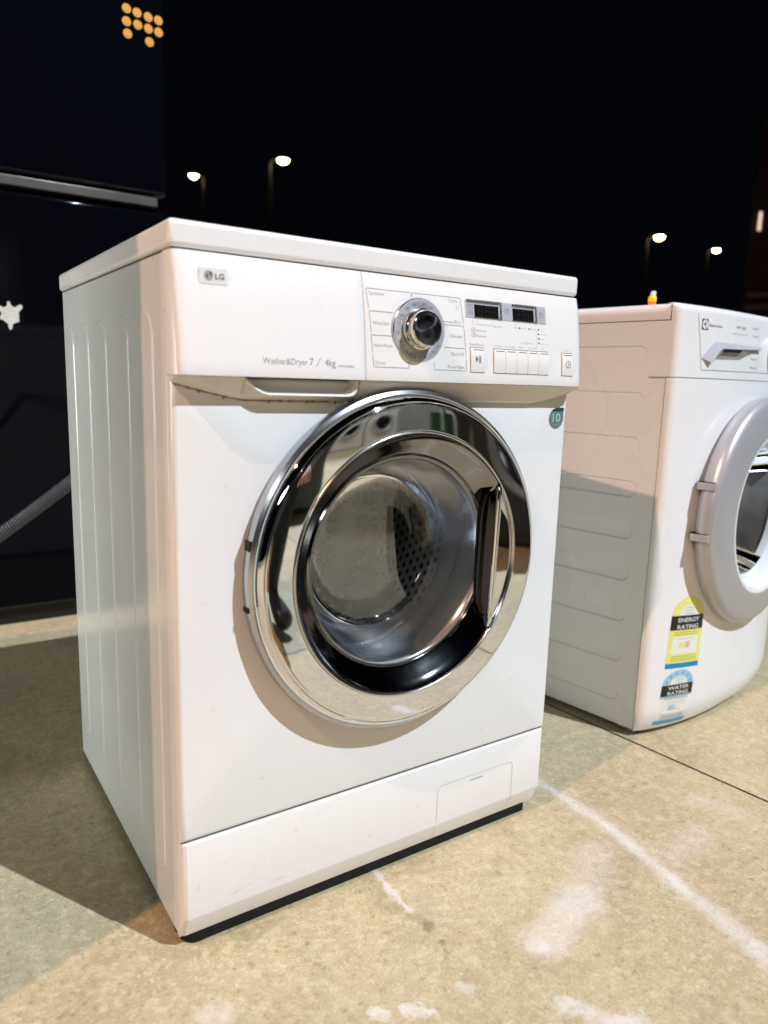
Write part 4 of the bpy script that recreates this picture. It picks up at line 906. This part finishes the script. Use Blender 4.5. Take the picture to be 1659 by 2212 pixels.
# row of machines opposite
def plain_washer(x, y, rz, label):
    t = thing('washing_machine', label, 'washing machine', (x, y, 0), rz, group='white washing machines lined up behind the photographer')
    bm = bmesh.new(); box(bm, -.30, .30, -.275, .275, .012, .85); obj('cabinet', bm, M['enamel2'], t, bevel=.008)
    bm = bmesh.new(); box(bm, -.296, .296, .275, .283, .715, .838); box(bm, -.27, -.08, .283, .290, .735, .825); obj('control_panel', bm, M['plastic'], t, bevel=.003)
    bm = bmesh.new(); N = 48; prof = [(.21, .272), (.215, .300), (.200, .315), (.160, .312), (.150, .300)]; lathe(bm, prof, 0, .43, N); obj('door_ring', bm, M['silver_light'], t)
    bm = bmesh.new(); lathe(bm, [(.152, .300), (.10, .290), (0, .285)], 0, .43, N); obj('door_glass', bm, M['dark'], t)
    bm = bmesh.new(); lathe(bm, [(.032, .280), (.030, .302), (0, .304)], .08, .78, 24); obj('dial', bm, M['silver_light'], t)
    bm = bmesh.new(); box(bm, -.27, .27, -.25, .25, 0, .014); obj('base_frame', bm, M['black'], t)
    return t
def dark_washer(x, y, rz, label):
    t = plain_washer(x, y, rz, label); del t['group']
    for ch in t.children:
        if ch.name.split('.')[0] in ('cabinet', 'control_panel', 'door_ring'):
            ch.data = ch.data.copy(); ch.data.materials.clear(); ch.data.materials.append(M['navy2'] if ch.name[0] != 'd' else M['grey_app'])
    t.scale = (1.05, 1.05, 1.12); return t
dark_washer(2.30, -1.62, R(58), 'black washing machine to the right behind the photographer')
dark_washer(2.68, -2.22, R(55), 'second black washing machine, farther from the chrome-door machine')
def copy_tree(o, parent=None):
    c = o.copy(); COL.objects.link(c); c.parent = parent
    for ch in list(o.children): copy_tree(ch, c)
    return c
proto = plain_washer(3.2, -7.9, 0, 'first white washing machine from the left in the row opposite')
ORD = ['first', 'second', 'third', 'fourth', 'fifth', 'sixth', 'seventh', 'eighth', 'ninth', 'tenth']
for i, (x, y) in enumerate([(3.85, -7.92), (4.50, -7.88), (5.15, -7.9), (6.95, -7.7), (7.60, -7.6), (8.25, -7.5), (8.9, -7.4)]):
    c = copy_tree(proto); c.location = (x, y, 0); c.rotation_euler = (0, 0, random.uniform(-.04, .04)); c['label'] = f'{ORD[i+1]} white washing machine from the left in the row opposite'
BF = thing('fridge', 'black single-door fridge standing behind the photographer', 'fridge', (1.22, -2.45, 0), PI)
bm = bmesh.new(); box(bm, 0, .62, .06, .66, .04, 1.72); obj('fridge_body', bm, M['grey_app'], BF, bevel=.006)
bm = bmesh.new(); box(bm, 0, .62, 0, .056, .06, 1.72); dr_ = obj('fridge_door', bm, M['navy'], BF, bevel=.008)
bm = bmesh.new(); tube(bm, [(.56, 0, .9), (.56, -.035, .92), (.56, -.035, 1.4), (.56, 0, 1.42)], .008, 10); obj('handle', bm, M['strip'], dr_)
DY = thing('dryer', 'mid grey tumble dryer beside the black fridge', 'dryer', (1.70, -2.95, 0), PI)
bm = bmesh.new(); box(bm, 0, .6, 0, .58, .015, .85); obj('cabinet', bm, mat('light_grey_metal', (.13, .135, .14), .35), DY, bevel=.006)
bm = bmesh.new(); lathe(bm, [(.20, .0), (.20, -.025), (.17, -.03), (.155, -.01), (0, -.005)], .3, .42, 40); obj('door', bm, M['silver_door'], DY)
bm = bmesh.new(); box(bm, .01, .59, -.012, 0, .73, .84); obj('control_panel', bm, M['black'], DY, bevel=.003)

# green pallet jack between them
PJ = thing('pallet_truck', 'green hand pallet truck between the opposite washing machines', 'pallet truck', (6.15, -7.6, 0), PI)
bm = bmesh.new(); box(bm, -.27, -.11, -.2, .95, .05, .11); box(bm, .11, .27, -.2, .95, .05, .11); box(bm, -.20, -.08, -.34, -.2, .06, .62); box(bm, .08, .20, -.34, -.2, .06, .62); box(bm, -.20, .20, -.33, -.21, .10, .22); obj('forks', bm, M['green'], PJ, bevel=.01)
bm = bmesh.new(); tube(bm, [(0, -.32, .45), (0, -.42, 1.0), (0, -.45, 1.12)], .025, 12); tube(bm, [(-.12, -.45, 1.14), (-.14, -.46, 1.28), (.14, -.46, 1.28), (.12, -.45, 1.14), (-.12, -.45, 1.14)], .016, 10); obj('tiller', bm, M['green'], PJ)
for x in (-.19, .19):
    bm = bmesh.new(); tube(bm, [(x-.04, .82, .04), (x+.04, .82, .04)], .04, 16); obj('wheel', bm, M['black'], PJ)

# ------------------------------------------------ the crouching photographer (mirrored in the chrome ring)
def person():
    J = {}; E_ = []
    def chain(names):
        for (n_, p, r) in names: 
            if n_ not in J: J[n_] = (Vector(p), r)
        for a, b_ in zip(names, names[1:]): E_.append((a[0], b_[0]))
    g = lambda n_: (n_, None, None)
    chain([('pelvis', (.34, -1.42, .34), .145), ('waist', (.33, -1.42, .50), .130), ('chest', (.31, -1.36, .68), .150), ('upper', (.30, -1.32, .80), .125), ('neck', (.29, -1.29, .90), .058), ('skull0', (.285, -1.265, .965), .070), ('skull1', (.28, -1.25, 1.03), .088), ('skull2', (.28, -1.255, 1.09), .070)])
    for s_, sh, el, wr, kn, an, toe in ((1, (.475, -1.33, .80), (.60, -1.20, .58), (.55, -1.02, .53), (.56, -1.08, .50), (.55, -1.16, .085), (.56, -.99, .040)), (-1, (.125, -1.30, .80), (.02, -1.18, .58), (.12, -1.02, .52), (.13, -1.10, .49), (.20, -1.30, .10), (.14, -1.14, .045))):
        t = 'R' if s_ > 0 else 'L'; P = Vector
        chain([('upper', None, None), (t+'sh', sh, .068), (t+'el', el, .048), (t+'wr', wr, .030), (t+'pm', tuple(P(wr)+P((-.01*s_, .055, -.012))), .030)])
        hip = (.34+.095*s_, -1.40, .32)
        chain([('pelvis', None, None), (t+'hip', hip, .110), (t+'kn', kn, .070), (t+'calf', tuple(P(kn).lerp(P(an), .35)), .064), (t+'an', an, .043), (t+'toe', toe, .038)])
        pm = P(wr)+P((-.01*s_, .055, -.012))
        for f_, (dx, L_) in enumerate(((-.024, .072), (-.008, .082), (.008, .078), (.023, .060))):
            b0 = pm+P((dx, .034, -.004)); d1 = b0+P((dx*.2, L_*.45, -.018)); d2 = d1+P((0, L_*.25, -.030)); 
            chain([(t+'pm', None, None), (f'{t}f{f_}a', tuple(b0), .0095), (f'{t}f{f_}b', tuple(d1), .0085), (f'{t}f{f_}c', tuple(d2), .0070)])
        chain([(t+'pm', None, None), (t+'tha', tuple(pm+P((-.034*s_, .002, -.006))), .0110), (t+'thb', tuple(pm+P((-.054*s_, .030, -.020))), .0085)])
    names = list(J); me = bpy.data.meshes.new('body_skeleton'); me.from_pydata([J[n_][0] for n_ in names], [(names.index(a), names.index(b_)) for a, b_ in E_], [])
    o = bpy.data.objects.new('person', me); COL.objects.link(o); sk = o.modifiers.new('skin', 'SKIN'); sk.use_smooth_shade = True
    for i, n_ in enumerate(names): me.skin_vertices[0].data[i].radius = (J[n_][1],)*2; me.skin_vertices[0].data[i].use_root = (n_ == 'pelvis')
    sb = o.modifiers.new('subdivision', 'SUBSURF'); sb.levels = 2; sb.render_levels = 2
    bpy.context.view_layer.update(); m2 = bpy.data.meshes.new_from_object(o.evaluated_get(bpy.context.evaluated_depsgraph_get()))
    o.modifiers.clear(); o.data = m2
    m2.materials.clear()
    for m_ in (mat('dark_jacket', (.012, .012, .015), .8), mat('skin', (.50, .30, .21), .5), mat('dark_trousers', (.010, .012, .018), .85), mat('black_shoes', (.01, .01, .01), .4)): m2.materials.append(m_)
    for p in m2.polygons:
        c = p.center; k = 0
        if c.z > .885: k = 1
        elif c.z < .075 : k = 3
        elif c.z < .37 or (c.z < .50 and c.y > -1.30): k = 2
        for t in 'RL':
            pm = J[t+'pm'][0]
            if (c-pm).length < .12 and c.y > J[t+'wr'][0].y+.012 and c.z > pm.z-.085 and c.z < pm.z+.05: k = 1
        p.material_index = k
    tag(o, 'person in dark jacket and trousers crouching with hands on knees behind the camera', 'person')
    H0 = Vector((.28, -1.25, 1.045))
    def ell(bm, c, r, n=16, m=10, zmin=-1):
        lathe_p = [(r[0]*math.cos(a), r[2]*math.sin(a)) for a in [(-PI/2)+PI*k/m for k in range(m+1)]]; rows = []
        for q, z in lathe_p: rows.append([bm.verts.new((c[0]+q*math.cos(2*PI*i/n), c[1]+q*r[1]/r[0]*math.sin(2*PI*i/n), c[2]+z)) for i in range(n)])
        for A, B_ in zip(rows, rows[1:]):
            for i in range(n):
                bm.faces.new((A[i], A[(i+1) % n], B_[(i+1) % n], B_[i]))
    hair = mat('dark_brown_hair', (.02, .012, .008), .6)
    bm = bmesh.new(); ell(bm, H0+Vector((0, -.018, .030)), (.088, .094, .085)); obj('hair', bm, hair, o)
    skin = m2.materials[1]
    bm = bmesh.new(); ell(bm, H0+Vector((0, .092, -.020)), (.014, .020, .020), 10, 6); obj('nose', bm, skin, o)
    for sx in (-1, 1):
        bm = bmesh.new(); ell(bm, H0+Vector((.032*sx, .074, .004)), (.013, .010, .008), 10, 6); obj('eye', bm, mat('eye_white', (.7, .7, .68), .3), o)
        bm = bmesh.new(); ell(bm, H0+Vector((.090*sx, .0, -.010)), (.010, .020, .032), 10, 6); obj('ear', bm, skin, o)
    bm = bmesh.new(); ell(bm, H0+Vector((0, .076, -.055)), (.024, .012, .007), 10, 6); obj('mouth', bm, mat('lips', (.40, .16, .13), .5), o)
person()
# light fittings
def fitting(loc, tgt, label, name, size):
    t = thing(name, label, 'floodlight', tuple(loc)); t.rotation_euler = (Vector(tgt)-Vector(loc)).to_track_quat('-Z', 'Y').to_euler()
    s = size
    bm = bmesh.new(); box(bm, -s, s, -s*.7, s*.7, .02, .09); obj('lamp_body', bm, M['navy2'], t, bevel=.01)
    bm = bmesh.new(); box(bm, -s*.92, s*.92, -s*.62, s*.62, .012, .0195); obj('lamp_glass', bm, mat(name+'_glow', (1, 1, 1), .5, emit=(1, .96, .9), estr=25), t)
    return t
fitting(KEY, (.4, 0, .3), 'black floodlight high on a mast behind the photographer', 'floodlight', .20)
fitting(WARM, (.5, .2, .5), 'warm floodlight on a post left of the fridges', 'floodlight', .12)
for (x, y, z), lb in ((KEY, 'grey steel mast carrying the high floodlight'), (WARM, 'grey steel post carrying the warm floodlight')):
    off = .25 if x > 0 else -.22
    bm = bmesh.new(); tube(bm, [(x+off, y-.1, 0), (x+off, y-.1, z+.1)], .05, 12); tube(bm, [(x+off, y-.1, z+.06), (x, y-.04 if x > 0 else y, z+.09)], .02, 8); tag(obj('lamp_post', bm, M['pole']), lb, 'lamp post')
